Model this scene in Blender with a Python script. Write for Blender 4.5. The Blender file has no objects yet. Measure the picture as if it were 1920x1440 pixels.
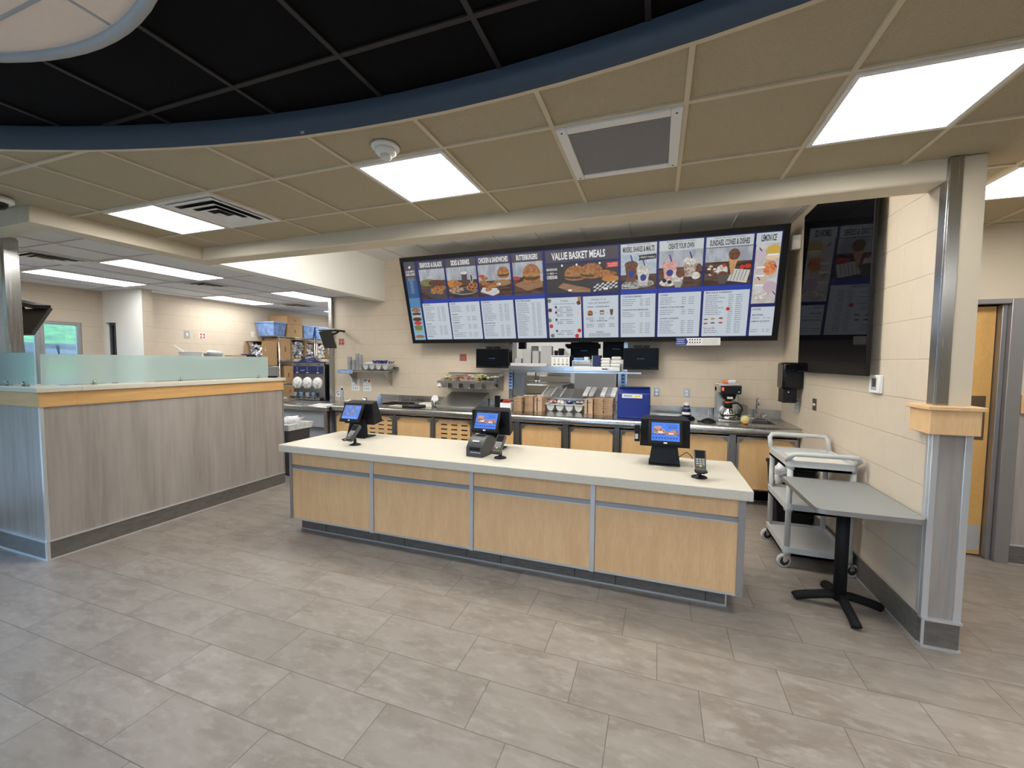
import bpy, bmesh, math, random
from mathutils import Vector, Matrix, Euler
from mathutils.geometry import delaunay_2d_cdt
random.seed(7)
S = bpy.context.scene
COL = S.collection
PI = math.pi

# ------------------------------------------------------------------ camera
HC = 1.665
cam = bpy.data.cameras.new('camera'); camo = bpy.data.objects.new('camera', cam); COL.objects.link(camo)
yaw, pitch, roll = 0.33953, -0.05536, -0.00787
Rz = Matrix.Rotation(yaw, 3, 'Z'); Rx = Matrix.Rotation(pitch, 3, 'X'); Ry = Matrix.Rotation(roll, 3, 'Y')
R = Rz @ Rx @ Ry
camo.matrix_world = Matrix.Translation((0, 0, HC)) @ (R @ Matrix.Rotation(PI/2, 3, 'X')).to_4x4()
cam.sensor_width = 36.0; cam.lens = 36.0 * 771.88 / 1920.0; cam.clip_start = .02; cam.clip_end = 200
S.camera = camo

# ------------------------------------------------------------------ world, exposure
S.view_settings.view_transform = 'Standard'; S.view_settings.look = 'None'
S.view_settings.gamma = 1.0; S.view_settings.use_curve_mapping = False
S.view_settings.exposure = 0.15
E_DINING = 19.0; E_KITCHEN = 11.5; E_SKY = 10.0
W = bpy.data.worlds.new('world'); S.world = W; W.use_nodes = True
bg = W.node_tree.nodes['Background']; bg.inputs[0].default_value = (.42, .64, 1.0, 1); bg.inputs[1].default_value = E_SKY

# ------------------------------------------------------------------ materials
MC = {}
def mat(name, col=(.8,.8,.8), rough=.5, metal=0., emit=None, es=1., spec=None, noise=0., nscale=40., bump=0., bscale=60., trans=0., alpha=1., coat=0., stretch=(1,1,1), col2=None):
    if name in MC: return MC[name]
    m = bpy.data.materials.new(name); m.use_nodes = True; MC[name] = m
    nt = m.node_tree; p = nt.nodes['Principled BSDF']
    p.inputs['Base Color'].default_value = (*col, 1); p.inputs['Roughness'].default_value = rough; p.inputs['Metallic'].default_value = metal
    if spec is not None: p.inputs['Specular IOR Level'].default_value = spec
    if trans: p.inputs['Transmission Weight'].default_value = trans
    if coat: p.inputs['Coat Weight'].default_value = coat
    if alpha < 1: p.inputs['Alpha'].default_value = alpha
    if emit: p.inputs['Emission Color'].default_value = (*emit, 1); p.inputs['Emission Strength'].default_value = es
    if noise or bump or col2:
        tc = nt.nodes.new('ShaderNodeNewGeometry'); mp = nt.nodes.new('ShaderNodeMapping'); mp.inputs['Scale'].default_value = stretch
        nt.links.new(tc.outputs['Position'], mp.inputs[0])
    if noise or col2:
        n = nt.nodes.new('ShaderNodeTexNoise'); n.inputs['Scale'].default_value = nscale; n.inputs['Detail'].default_value = 4
        nt.links.new(mp.outputs[0], n.inputs['Vector'])
        mx = nt.nodes.new('ShaderNodeMix'); mx.data_type = 'RGBA'
        c2 = col2 if col2 else tuple(max(0, c*(1-noise)) for c in col); c1 = col if col2 else tuple(min(1, c*(1+noise)) for c in col)
        mx.inputs[6].default_value = (*c1, 1); mx.inputs[7].default_value = (*c2, 1)
        rp = nt.nodes.new('ShaderNodeMapRange'); rp.inputs[1].default_value = .35; rp.inputs[2].default_value = .65
        nt.links.new(n.outputs['Fac'], rp.inputs[0]); nt.links.new(rp.outputs[0], mx.inputs[0])
        nt.links.new(mx.outputs[2], p.inputs['Base Color'])
        if emit: nt.links.new(mx.outputs[2], p.inputs['Emission Color'])
    if bump:
        n2 = nt.nodes.new('ShaderNodeTexNoise'); n2.inputs['Scale'].default_value = bscale; n2.inputs['Detail'].default_value = 3
        nt.links.new(mp.outputs[0], n2.inputs['Vector'])
        b = nt.nodes.new('ShaderNodeBump'); b.inputs['Strength'].default_value = bump; b.inputs['Distance'].default_value = .004
        nt.links.new(n2.outputs['Fac'], b.inputs['Height']); nt.links.new(b.outputs[0], p.inputs['Normal'])
    return m

def emis(col, s=1.0, col2=None, nscale=60., stretch=(1,1,1)):
    "something a lit screen shows"
    s *= .80
    key = 'lit_%.3f_%.3f_%.3f_%.2f_%s_%.0f' % (*col, s, '%.2f%.2f%.2f' % col2 if col2 else '', nscale)
    if key in MC: return MC[key]
    m = bpy.data.materials.new(key); m.use_nodes = True; MC[key] = m
    nt = m.node_tree; p = nt.nodes['Principled BSDF']
    p.inputs['Base Color'].default_value = (.01,.01,.01,1); p.inputs['Roughness'].default_value = .35
    p.inputs['Emission Color'].default_value = (*col,1); p.inputs['Emission Strength'].default_value = s
    if col2:
        tc = nt.nodes.new('ShaderNodeNewGeometry'); mp = nt.nodes.new('ShaderNodeMapping'); mp.inputs['Scale'].default_value = stretch
        n = nt.nodes.new('ShaderNodeTexNoise'); n.inputs['Scale'].default_value = nscale; n.inputs['Detail'].default_value = 3
        rp = nt.nodes.new('ShaderNodeMapRange'); rp.inputs[1].default_value = .38; rp.inputs[2].default_value = .62
        mx = nt.nodes.new('ShaderNodeMix'); mx.data_type = 'RGBA'; mx.inputs[6].default_value = (*col,1); mx.inputs[7].default_value = (*col2,1)
        nt.links.new(tc.outputs['Position'], mp.inputs[0]); nt.links.new(mp.outputs[0], n.inputs['Vector']); nt.links.new(n.outputs['Fac'], rp.inputs[0])
        nt.links.new(rp.outputs[0], mx.inputs[0]); nt.links.new(mx.outputs[2], p.inputs['Emission Color'])
    return m

class NT:
    "tiny node-graph helper"
    def __init__(s, name):
        s.m = bpy.data.materials.new(name); s.m.use_nodes = True; MC[name] = s.m; s.t = s.m.node_tree; s.p = s.t.nodes['Principled BSDF']
    def n(s, ty, **kw):
        n = s.t.nodes.new(ty)
        for k, v in kw.items(): setattr(n, k, v)
        return n
    def l(s, a, b): s.t.links.new(a, b)
    def math(s, op, a, b=None, c=None):
        n = s.n('ShaderNodeMath', operation=op)
        for i, v in enumerate((a, b, c)):
            if v is None: continue
            if isinstance(v, (int, float)): n.inputs[i].default_value = v
            else: s.l(v, n.inputs[i])
        return n.outputs[0]
    def mix(s, f, a, b):
        n = s.n('ShaderNodeMix', data_type='RGBA')
        for i, v in ((0, f), (6, a), (7, b)):
            if isinstance(v, (int, float)): n.inputs[i].default_value = v
            elif isinstance(v, tuple): n.inputs[i].default_value = (*v, 1)
            else: s.l(v, n.inputs[i])
        return n.outputs[2]
    def pos(s):
        g = s.n('ShaderNodeNewGeometry'); x = s.n('ShaderNodeSeparateXYZ'); s.l(g.outputs['Position'], x.inputs[0]); return x.outputs, g.outputs['Position']
    def noise(s, vec, scale, detail=3, stretch=(1,1,1), rough=.5):
        mp = s.n('ShaderNodeMapping'); mp.inputs['Scale'].default_value = stretch; s.l(vec, mp.inputs[0])
        n = s.n('ShaderNodeTexNoise'); n.inputs['Scale'].default_value = scale; n.inputs['Detail'].default_value = detail; n.inputs['Roughness'].default_value = rough
        s.l(mp.outputs[0], n.inputs['Vector']); return n.outputs['Fac']
    def rng(s, v, a, b, c=0., d=1.):
        n = s.n('ShaderNodeMapRange'); s.l(v, n.inputs[0])
        for i, q in enumerate((a, b, c, d)): n.inputs[i+1].default_value = q
        return n.outputs[0]

def grid_lines(T, u, v, lu, lv, u0, v0, shift, gap):
    "mask of joints (1 on a joint) and the ids of the cell"
    vv = T.math('DIVIDE', T.math('SUBTRACT', v, v0), lv); row = T.math('FLOOR', vv)
    uu = T.math('SUBTRACT', T.math('DIVIDE', T.math('SUBTRACT', u, u0), lu), T.math('MULTIPLY', row, shift)); colm = T.math('FLOOR', uu)
    fv = T.math('MULTIPLY', T.math('SUBTRACT', vv, row), lv); fu = T.math('MULTIPLY', T.math('SUBTRACT', uu, colm), lu)
    dv = T.math('MINIMUM', fv, T.math('SUBTRACT', lv, fv)); du = T.math('MINIMUM', fu, T.math('SUBTRACT', lu, fu))
    return dv, du, row, colm

def m_blocks(name, axis, col=(.61,.525,.415)):
    T = NT(name); x, P = T.pos(); u = x[0] if axis == 'x' else x[1]
    dv, du, row, cm = grid_lines(T, u, x[2], .3525, .2527, .0545, .179, .333, .004)
    mh = T.rng(dv, .0015, .0045, 1, 0); mvt = T.rng(du, .001, .0035, .45, 0)
    msk = T.math('MAXIMUM', mh, mvt)
    c = T.mix(T.rng(T.noise(P, 9, 4), .3, .7), col, tuple(q*.955 for q in col))
    T.l(T.mix(T.math('MULTIPLY', msk, .36), c, tuple(q*.45 for q in col)), T.p.inputs['Base Color'])
    T.p.inputs['Roughness'].default_value = .55; T.p.inputs['Specular IOR Level'].default_value = .35
    h = T.math('ADD', T.math('MULTIPLY', msk, -1.0), T.math('MULTIPLY', T.noise(P, 160, 3), .35))
    b = T.n('ShaderNodeBump'); b.inputs['Strength'].default_value = .45; b.inputs['Distance'].default_value = .0035; T.l(h, b.inputs['Height']); T.l(b.outputs[0], T.p.inputs['Normal'])
    return T.m
BLK_X = m_blocks('painted_block_x', 'x'); BLK_Y = m_blocks('painted_block_y', 'y')

def m_floor():
    T = NT('porcelain_floor_tile'); x, P = T.pos()
    ly = .30230; lx = .60970
    v = T.math('MULTIPLY', x[1], -1.0)
    dv, du, row, cm = grid_lines(T, x[0], v, lx, ly, -2.8111, -2.2087, .3263, .003)
    wn = T.n('ShaderNodeTexWhiteNoise', noise_dimensions='2D'); cv = T.n('ShaderNodeCombineXYZ'); T.l(row, cv.inputs[0]); T.l(cm, cv.inputs[1]); T.l(cv.outputs[0], wn.inputs['Vector'])
    # every tile has its own cloudy streaks
    off = T.n('ShaderNodeVectorMath', operation='MULTIPLY_ADD'); T.l(wn.outputs['Color'], off.inputs[0]); off.inputs[1].default_value = (7, 7, 7); T.l(P, off.inputs[2])
    n1 = T.noise(off.outputs[0], 3.2, 5, (1.0, 2.6, 1), .6); n2 = T.noise(off.outputs[0], 11, 4, (1, 2.2, 1), .6); n3 = T.noise(P, 300, 2)
    a = (.235,.198,.168); b = (.350,.312,.275); d = (.180,.150,.126)
    c = T.mix(T.rng(n1, .36, .64), a, b); c = T.mix(T.math('MULTIPLY', T.rng(n2, .50, .70), .6), c, (.42,.385,.345)); c = T.mix(T.math('MULTIPLY', T.rng(n1, .56, .70), .35), c, d)
    c = T.mix(T.math('MULTIPLY', wn.outputs['Value'], .34), c, (.20,.172,.152))
    c = T.mix(T.math('MULTIPLY', T.rng(n3, .4, .6), .10), c, (.2,.19,.175))
    msk = T.rng(T.math('MINIMUM', dv, du), .0012, .0028, 1, 0)
    T.l(T.mix(T.math('MULTIPLY', msk, .80), c, (.10,.085,.075)), T.p.inputs['Base Color'])
    T.l(T.rng(n2, .3, .7, .30, .44), T.p.inputs['Roughness']); T.p.inputs['Specular IOR Level'].default_value = .45
    bp = T.n('ShaderNodeBump'); bp.inputs['Strength'].default_value = .3; bp.inputs['Distance'].default_value = .002
    T.l(T.math('ADD', T.math('MULTIPLY', msk, -1.), T.math('MULTIPLY', n2, .25)), bp.inputs['Height']); T.l(bp.outputs[0], T.p.inputs['Normal'])
    return T.m
FLOOR = m_floor()

def m_wood(name, c1, c2, stretch, scale=3.0, rough=.38):
    T = NT(name); x, P = T.pos()
    n = T.noise(P, scale, 5, stretch, .6); n2 = T.noise(P, scale*6, 3, stretch, .5)
    c = T.mix(T.rng(n, .3, .7), c1, c2); c = T.mix(T.math('MULTIPLY', T.rng(n2, .45, .7), .35), c, tuple(q*.86 for q in c2))
    T.l(c, T.p.inputs['Base Color']); T.p.inputs['Roughness'].default_value = rough; return T.m
MAPLE = m_wood('maple_laminate', (.80,.53,.285), (.69,.43,.215), (4.5, 4.5, .7))
MAPLE_D = m_wood('maple_cabinet_doors', (.72,.48,.235), (.64,.41,.19), (4, 4, .8))
OAK_H = m_wood('oak_edge_band', (.70,.42,.17), (.56,.32,.12), (1, 1, 16), 2.5)
DOORW = m_wood('door_veneer', (.76,.45,.15), (.66,.38,.12), (3, 3, 1.2), 3)
def m_streak():
    T = NT('grey_striped_laminate'); x, P = T.pos()
    u = T.math('ADD', x[0], x[1]); cv = T.n('ShaderNodeCombineXYZ'); T.l(u, cv.inputs[0]); T.l(T.math('MULTIPLY', x[2], .10), cv.inputs[2])
    n = T.noise(cv.outputs[0], 5, 3, (1,1,1), .6); n2 = T.noise(cv.outputs[0], 26, 4, (1,1,.6), .6)
    c = T.mix(T.rng(n, .3, .7), (.235,.205,.185), (.36,.325,.295)); c = T.mix(T.math('MULTIPLY', T.rng(n2, .4, .65), .5), c, (.40,.36,.325))
    T.l(c, T.p.inputs['Base Color']); T.p.inputs['Roughness'].default_value = .42; return T.m
STREAK = m_streak()
def m_steel(name='stainless', col=(.50,.50,.49), rough=.24, stretch=(14,14,.4)):
    T = NT(name); x, P = T.pos(); T.p.inputs['Metallic'].default_value = 1; T.p.inputs['Base Color'].default_value = (*col,1)
    n = T.noise(P, 8, 3, stretch); T.l(T.rng(n, .3, .7, rough-.03, rough+.04), T.p.inputs['Roughness'])
    return T.m
STEEL = m_steel(); STEEL_R = m_steel('stainless_satin', (.50,.50,.495), .42); STEEL_D = m_steel('stainless_dark', (.34,.335,.33), .30); CHROME = mat('chrome', (.8,.8,.8), .08, 1.)
ALU = mat('aluminium_trim', (.60,.62,.64), .34, .55); ALU_G = mat('satin_grey_channel', (.36,.355,.36), .42, .75)
QUARTZ = mat('quartz_counter', (.60,.565,.475), .34, noise=.07, nscale=220)
TILE_B = mat('dark_base_tile', (.125,.112,.10), .38, noise=.15, nscale=14, stretch=(1,1,3))
CEILT = mat('tan_ceiling_tile', (.445,.385,.262), .85, noise=.08, nscale=260, bump=1., bscale=170)
TBAR = mat('tan_ceiling_grid', (.60,.53,.39), .45)
BLACKT = mat('black_ceiling_tile', (.006,.006,.007), .9, spec=.1, bump=.4, bscale=170); BLACKG = mat('black_ceiling_grid', (.018,.015,.015), .6)
BLUEF = mat('blue_fascia_paint', (.055,.08,.115), .42)
CLOUD = mat('cloud_tile', (.88,.76,.66), .85, bump=.6, bscale=170); CLOUDE = mat('cloud_trim', (.38,.42,.46), .4)
WHITE_C = mat('white_ceiling_tile', (.72,.74,.78), .8, bump=.4, bscale=150); WGRID = mat('white_ceiling_grid', (.66,.67,.69), .6)
CREAM = mat('cream_paint', (.66,.59,.46), .6, bump=.12, bscale=200); WHITEP = mat('white_paint', (.84,.84,.81), .55)
VINYL = mat('beige_wallcovering', (.64,.56,.43), .6, bump=.5, bscale=90, stretch=(1,1,4))
WHITE = mat('white_plastic', (.78,.78,.77), .4); OFFW = mat('offwhite', (.70,.68,.62), .5); PAPER = mat('paper', (.80,.80,.79), .7)
BLACK = mat('black_plastic', (.009,.009,.011), .42, spec=.22); BLACKM = mat('black_matte', (.009,.009,.010), .6, spec=.2); BLACKG2 = mat('black_gloss', (.006,.006,.007), .12, spec=.35)
DGREY = mat('dark_grey_plastic', (.05,.052,.056), .42); GREY = mat('grey_plastic', (.36,.37,.37), .5); LGREY = mat('light_grey_plastic', (.52,.535,.53), .45)
SCRB = mat('dark_screen', (.003,.004,.006), .35, spec=.12)
CARD = mat('cardboard', (.42,.26,.125), .75, noise=.06, nscale=30); CARD_D = mat('cardboard_inside', (.20,.12,.06), .8)
KRAFT = mat('kraft_paper', (.50,.345,.22), .75, noise=.09, nscale=50); NAVY = mat('navy', (.012,.022,.105), .45)
CBLUE = mat('royal_blue_plastic', (.008,.022,.20), .3); BINB = mat('translucent_blue_bin', (.16,.27,.52), .3, noise=.25, nscale=12); BINL = mat('blue_lid', (.22,.36,.60), .4)
BAGW = mat('white_bag_film', (.72,.74,.76), .3, noise=.12, nscale=20); CLEAR = mat('clear_plastic', (.62,.65,.68), .15, trans=.5)
GREYT = mat('grey_laminate_top', (.26,.275,.27), .38, noise=.05, nscale=200)
CASEG = mat('grey_cabinet_paint', (.34,.37,.42), .4)
RED = mat('red_plastic', (.55,.04,.03), .4); YEL = mat('yellow', (.75,.62,.03), .4); GREEN = mat('green', (.02,.22,.10), .4); ORANGE = mat('orange', (.75,.20,.04), .5)
BRONZE = mat('bronze_plate', (.20,.15,.105), .35, .7); RUBBER = mat('rubber', (.02,.02,.02), .7)
def m_glass(name, tint, rough, fac, haze=None):
    T = NT(name); nt = T.t; out = nt.nodes['Material Output']
    tr = T.n('ShaderNodeBsdfTransparent'); tr.inputs[0].default_value = (*tint,1); gl = T.n('ShaderNodeBsdfGlossy'); gl.inputs['Roughness'].default_value = rough
    fr = T.n('ShaderNodeFresnel'); fr.inputs[0].default_value = 1.45; mx = T.n('ShaderNodeMixShader')
    T.l(fr.outputs[0], mx.inputs[0]); T.l(tr.outputs[0], mx.inputs[1]); T.l(gl.outputs[0], mx.inputs[2]); T.l(mx.outputs[0], out.inputs[0]); return T.m
GLASS = m_glass('window_glass', (.93,.97,.96), .0, .1)
def m_frost():
    T = NT('frosted_glass'); nt = T.t; out = nt.nodes['Material Output']
    T.p.inputs['Base Color'].default_value = (.62,.72,.70,1); T.p.inputs['Roughness'].default_value = .28
    tr = T.n('ShaderNodeBsdfRefraction'); tr.inputs['Roughness'].default_value = .45; tr.inputs['IOR'].default_value = 1.04; tr.inputs[0].default_value = (.80,.93,.91,1)
    mx = T.n('ShaderNodeMixShader'); mx.inputs[0].default_value = .42; T.l(tr.outputs[0], mx.inputs[1]); T.l(T.p.outputs[0], mx.inputs[2]); T.l(mx.outputs[0], out.inputs[0]); return T.m
FROST = m_frost()
def m_tv():
    T = NT('television_glass'); out = T.t.nodes['Material Output']; df = T.n('ShaderNodeBsdfDiffuse'); df.inputs[0].default_value = (.003,.003,.004,1); gl = T.n('ShaderNodeBsdfGlossy'); gl.inputs['Roughness'].default_value = .03
    mx = T.n('ShaderNodeMixShader'); mx.inputs[0].default_value = .06; T.l(df.outputs[0], mx.inputs[1]); T.l(gl.outputs[0], mx.inputs[2]); T.l(mx.outputs[0], out.inputs[0]); return T.m
LAMP = mat('troffer_diffuser', (.9,.9,.9), .5, emit=(1.,.975,.935), es=E_DINING); FILL_FRONT = mat('front_fill_diffuser', (.9,.9,.9), .5, emit=(1.,.975,.935), es=E_DINING*1.8); FILL_BAY = mat('bay_fill_diffuser', (.9,.9,.9), .5, emit=(1.,.96,.89), es=E_DINING*1.0); LAMPK = mat('kitchen_diffuser', (.9,.9,.9), .5, emit=(1.,.985,.96), es=E_KITCHEN)  # front and bay diffusers serve unseen lights added for brightness

# ------------------------------------------------------------------ mesh builder
class B:
    def __init__(s, off=(0,0,0)):
        s.bm = bmesh.new(); s.mats = []; s.off = Vector(off)
    def mi(s, m):
        if m not in s.mats: s.mats.append(m)
        return s.mats.index(m)
    def _v(s, p): return s.bm.verts.new(Vector(p) - s.off)
    def face(s, pts, m, smooth=False):
        try:
            f = s.bm.faces.new([s._v(p) for p in pts]); f.material_index = s.mi(m); f.smooth = smooth; return f
        except ValueError: return None
    def hexa(s, P, m):
        v = [s._v(p) for p in P]; k = s.mi(m)
        for q in ((0,3,2,1),(4,5,6,7),(0,1,5,4),(1,2,6,5),(2,3,7,6),(3,0,4,7)):
            f = s.bm.faces.new([v[i] for i in q]); f.material_index = k
        return s
    def box(s, a, b, m, M=None):
        x0,y0,z0 = (min(a[i],b[i]) for i in range(3)); x1,y1,z1 = (max(a[i],b[i]) for i in range(3))
        P = [(x0,y0,z0),(x1,y0,z0),(x1,y1,z0),(x0,y1,z0),(x0,y0,z1),(x1,y0,z1),(x1,y1,z1),(x0,y1,z1)]
        if M is not None: P = [M @ Vector(p) for p in P]
        return s.hexa(P, m)
    def prism(s, poly, ext, m):
        "poly: 3D points of one end, ext: extrusion vector"
        ext = Vector(ext); k = s.mi(m); a = [s._v(p) for p in poly]; b = [s._v(Vector(p)+ext) for p in poly]
        n = len(a)
        for fs in (list(reversed(a)), b):
            f = s.bm.faces.new(fs); f.material_index = k
        for i in range(n):
            f = s.bm.faces.new((a[i], a[(i+1)%n], b[(i+1)%n], b[i])); f.material_index = k
        bmesh.ops.recalc_face_normals(s.bm, faces=list(s.bm.faces)) if n < 40 else None
        return s
    def cyl(s, p0, p1, r0, m, r1=None, seg=20, cap=True):
        r1 = r0 if r1 is None else r1; p0 = Vector(p0); p1 = Vector(p1); d = (p1-p0).normalized()
        u = d.orthogonal().normalized(); w = d.cross(u); k = s.mi(m)
        A = [s._v(p0 + (u*math.cos(t)+w*math.sin(t))*r0) for t in (2*PI*i/seg for i in range(seg))]
        C = [s._v(p1 + (u*math.cos(t)+w*math.sin(t))*r1) for t in (2*PI*i/seg for i in range(seg))]
        for i in range(seg):
            f = s.bm.faces.new((A[i],A[(i+1)%seg],C[(i+1)%seg],C[i])); f.material_index = k; f.smooth = True
        if cap:
            for fs in (list(reversed(A)), C):
                f = s.bm.faces.new(fs); f.material_index = k
        return s
    def lathe(s, prof, c, m, seg=24, cap=True, ax=(0,0,1), sx=1, sy=1):
        c = Vector(c); d = Vector(ax).normalized(); u = Vector((1,0,0)) if abs(d.x) < .9 else Vector((0,1,0)); u = (u - d*u.dot(d)).normalized(); w = d.cross(u); k = s.mi(m); rings = []
        for r, z in prof:
            rings.append([s._v(c + d*z + (u*math.cos(t)*sx+w*math.sin(t)*sy)*max(r,1e-4)) for t in (2*PI*i/seg for i in range(seg))])
        for a, b in zip(rings, rings[1:]):
            for i in range(seg):
                f = s.bm.faces.new((a[i],a[(i+1)%seg],b[(i+1)%seg],b[i])); f.material_index = k; f.smooth = True
        if cap:
            for fs in (list(reversed(rings[0])), rings[-1]):
                f = s.bm.faces.new(fs); f.material_index = k
        return s
    def tube(s, path, r, m, seg=10, cap=True, flat=1.0):
        path = [Vector(p) for p in path]; k = s.mi(m); rings = []; pu = None
        for i, p in enumerate(path):
            d = (path[min(i+1,len(path)-1)] - path[max(i-1,0)]).normalized()
            u = d.orthogonal().normalized() if pu is None else (pu - d*pu.dot(d)).normalized(); pu = u; w = d.cross(u)
            rings.append([s._v(p + (u*math.cos(t)+w*math.sin(t)*flat)*r) for t in (2*PI*j/seg for j in range(seg))])
        for a, b in zip(rings, rings[1:]):
            for i in range(seg):
                f = s.bm.faces.new((a[i],a[(i+1)%seg],b[(i+1)%seg],b[i])); f.material_index = k; f.smooth = True
        if cap:
            for fs in (list(reversed(rings[0])), rings[-1]):
                f = s.bm.faces.new(fs); f.material_index = k
        return s
    def blob(s, c, r, m, jit=.25, seg=7, rings=5, seed=0):
        "crumpled lump (film, packet)"
        rnd = random.Random(seed); c = Vector(c); k = s.mi(m); r = Vector(r) if not isinstance(r, (int,float)) else Vector((r,r,r)); g = []
        for i in range(rings+1):
            ph = PI*i/rings; row = []
            for j in range(seg):
                t = 2*PI*j/seg; q = 1 + (rnd.random()-.5)*2*jit
                row.append(s._v(c + Vector((math.sin(ph)*math.cos(t)*r.x*q, math.sin(ph)*math.sin(t)*r.y*q, math.cos(ph)*r.z*(q if 0<i<rings else 1)))))
            g.append(row)
        for a, b in zip(g, g[1:]):
            for j in range(seg):
                f = s.bm.faces.new((b[j],b[(j+1)%seg],a[(j+1)%seg],a[j])); f.material_index = k; f.smooth = True
        return s
    def text(s, body, P, U, V, h, m, width=None, bold=.0, align='C', thick=0.):
        "lettering: P anchor (baseline), U right, V up, h cap height"
        cu = bpy.data.curves.new('t', 'FONT'); cu.body = body; cu.size = 1.0; cu.offset = bold; cu.resolution_u = 2
        o = bpy.data.objects.new('t', cu); COL.objects.link(o); bpy.context.view_layer.update()
        me = bpy.data.meshes.new_from_object(o.evaluated_get(bpy.context.evaluated_depsgraph_get()))
        bpy.data.objects.remove(o); bpy.data.curves.remove(cu)
        if not me.vertices: return s
        xs = [v.co.x for v in me.vertices]; x0, x1 = min(xs), max(xs); w0 = (x1-x0)*h/.69; sc = h/.69; sx = sc if width is None else width/(x1-x0); wd = (x1-x0)*sx
        o0 = {'C': -wd/2, 'L': 0, 'R': -wd}[align]; U = Vector(U).normalized(); V = Vector(V).normalized(); P = Vector(P); N = U.cross(V); k = s.mi(m)
        vs = [s._v(P + U*((v.co.x-x0)*sx+o0) + V*(v.co.y*sc) + N*thick) for v in me.vertices]
        for p in me.polygons:
            try: f = s.bm.faces.new([vs[i] for i in p.vertices]); f.material_index = k
            except ValueError: pass
        bpy.data.meshes.remove(me); return s
    def build(s, name, parent=None, bevel=0., smooth=35, subsurf=0):
        me = bpy.data.meshes.new(name); s.bm.normal_update(); s.bm.to_mesh(me); s.bm.free()
        for m in s.mats: me.materials.append(m)
        o = bpy.data.objects.new(name, me); COL.objects.link(o)
        if parent is not None: o.parent = parent
        else: o.location = s.off
        if bevel:
            b = o.modifiers.new('bevel', 'BEVEL'); b.width = bevel; b.segments = 2; b.limit_method = 'ANGLE'; b.angle_limit = math.radians(40)
            me.shade_smooth(); me.set_sharp_from_angle(angle=math.radians(50))
        return o

def tag(o, label, cat, group=None):
    o['label'] = label; o['category'] = cat
    if group: o['group'] = group
    return o
def thing(name, label, cat, loc=(0,0,0), rz=0., group=None):
    o = bpy.data.objects.new(name, None); COL.objects.link(o); o.location = loc; o.rotation_euler = (0,0,rz); o.empty_display_size = .1
    return tag(o, label, cat, group)
def struct(o, label=None):
    o['kind'] = 'structure'
    if label: o['label'] = label
    return o
def dup(root, loc, rz=None, label=None, group=None):
    r = root.copy(); COL.objects.link(r); r.location = loc
    if rz is not None: r.rotation_euler = (0,0,rz)
    if label: r['label'] = label
    if group: r['group'] = group
    for ch in list(root.children):
        c = ch.copy(); COL.objects.link(c); c.parent = r
        for g in list(ch.children):
            d = g.copy(); COL.objects.link(d); d.parent = c
    return r
X_, Y_, Z_ = Vector((1,0,0)), Vector((0,1,0)), Vector((0,0,1))

# ================================================================== THE ROOM
CEIL = 2.817; KC = 2.817; BAY = 3.39; TS = .6096; GX, GY = -1.739, 2.0415
YB = 6.15; XR = 1.517; XS = -4.55
b = B(); b.face([(-13,-6,0),(7,-6,0),(7,11,0),(-13,11,0)], FLOOR); struct(b.build('floor'), 'grey brown cloudy porcelain tile floor in staggered bond')
b = B(); b.box((-9.5,1.79,3.56), (6.6,10,3.7), CREAM); b.box((-6.5,-5.3,3.56), (6.6,1.79,3.7), CREAM); struct(b.build('light_block_roof'))  # unseen slab added to keep sky light from leaking past the ceilings

def wall(name, fn, label=None, off=(0,0,0)):
    b = B(off); fn(b); return struct(b.build(name), label)
# back wall with the kitchen pass-through
PX0, PX1, PZ0, PZ1 = -2.17, -.46, 1.10, 2.06
wall('wall_back', lambda b: (b.box((-5.75,YB,0),(PX0,YB+.2,3.5),BLK_X), b.box((PX1,YB,0),(1.68,YB+.2,3.5),BLK_X), b.box((PX0,YB,0),(PX1,YB+.2,PZ0),BLK_X), b.box((PX0,YB,PZ1),(PX1,YB+.2,3.5),BLK_X)), 'beige painted block wall behind the counters')
wr = wall('wall_right', lambda b: b.box((XR,3.06,0),(1.68,YB,3.5),BLK_Y), 'beige painted block wall at the right ending in a post')
# its end, seen from the dining room
b = B(); b.box((1.53,3.045,1.43),(1.672,3.06,CEIL),VINYL); b.build('end_facing', wr)
b = B(); b.box((XR-.006,3.035,1.43),(1.568,3.05,CEIL),STEEL); b.box((XR-.0085,3.0505,1.43),(XR-.0002,3.115,CEIL),STEEL); b.build('corner_guard', wr, .001)
b = B(); b.box((1.53,3.040,.165),(1.66,3.06,1.27),STREAK); b.build('end_panel', wr)
b = B(); b.box((XR-.012,3.030,.175),(1.538,3.062,1.27),ALU); b.box((XR-.0125,3.0625,.175),(XR-.0002,3.088,1.27),ALU); b.box((1.652,3.03,.175),(1.688,3.062,1.27),ALU); b.build('edge_trim', wr, .003)
b = B(); b.box((XR-.004,3.028,.012),(1.682,3.06,.165),TILE_B)
b.box((XR-.012,3.018,.163),(1.69,3.062,.178),ALU); b.box((XR-.012,3.014,0),(1.69,3.062,.012),ALU); b.box((XR-.011,3.022,.0125),(XR+.003,3.0275,.162),ALU); b.build('end_base_tile', wr)
b = B(); b.box((1.468,2.985,1.268),(1.692,3.19,1.408),MAPLE); b.build('wood_collar', wr, .003)
b = B(); b.box((1.452,2.970,1.406),(1.708,3.205,1.43),MAPLE); b.build('collar_cap', wr, .004)
b = B(); b.box((XR-.012,3.06,.006),(XR,YB,.166),TILE_B); b.box((XR-.016,3.06,0),(XR,YB,.008),ALU); struct(b.build('baseboard_right'), 'dark tile base along the right block wall')
b = B(); b.box((-5.75-.004,YB-.06,0),(-5.69,YB-.001,KC),STEEL); b.box((-5.7595,YB-.059,0),(-5.7545,YB+.2,KC),STEEL); struct(b.build('trim_1'), 'stainless corner guard at the left end of the block wall')

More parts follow.
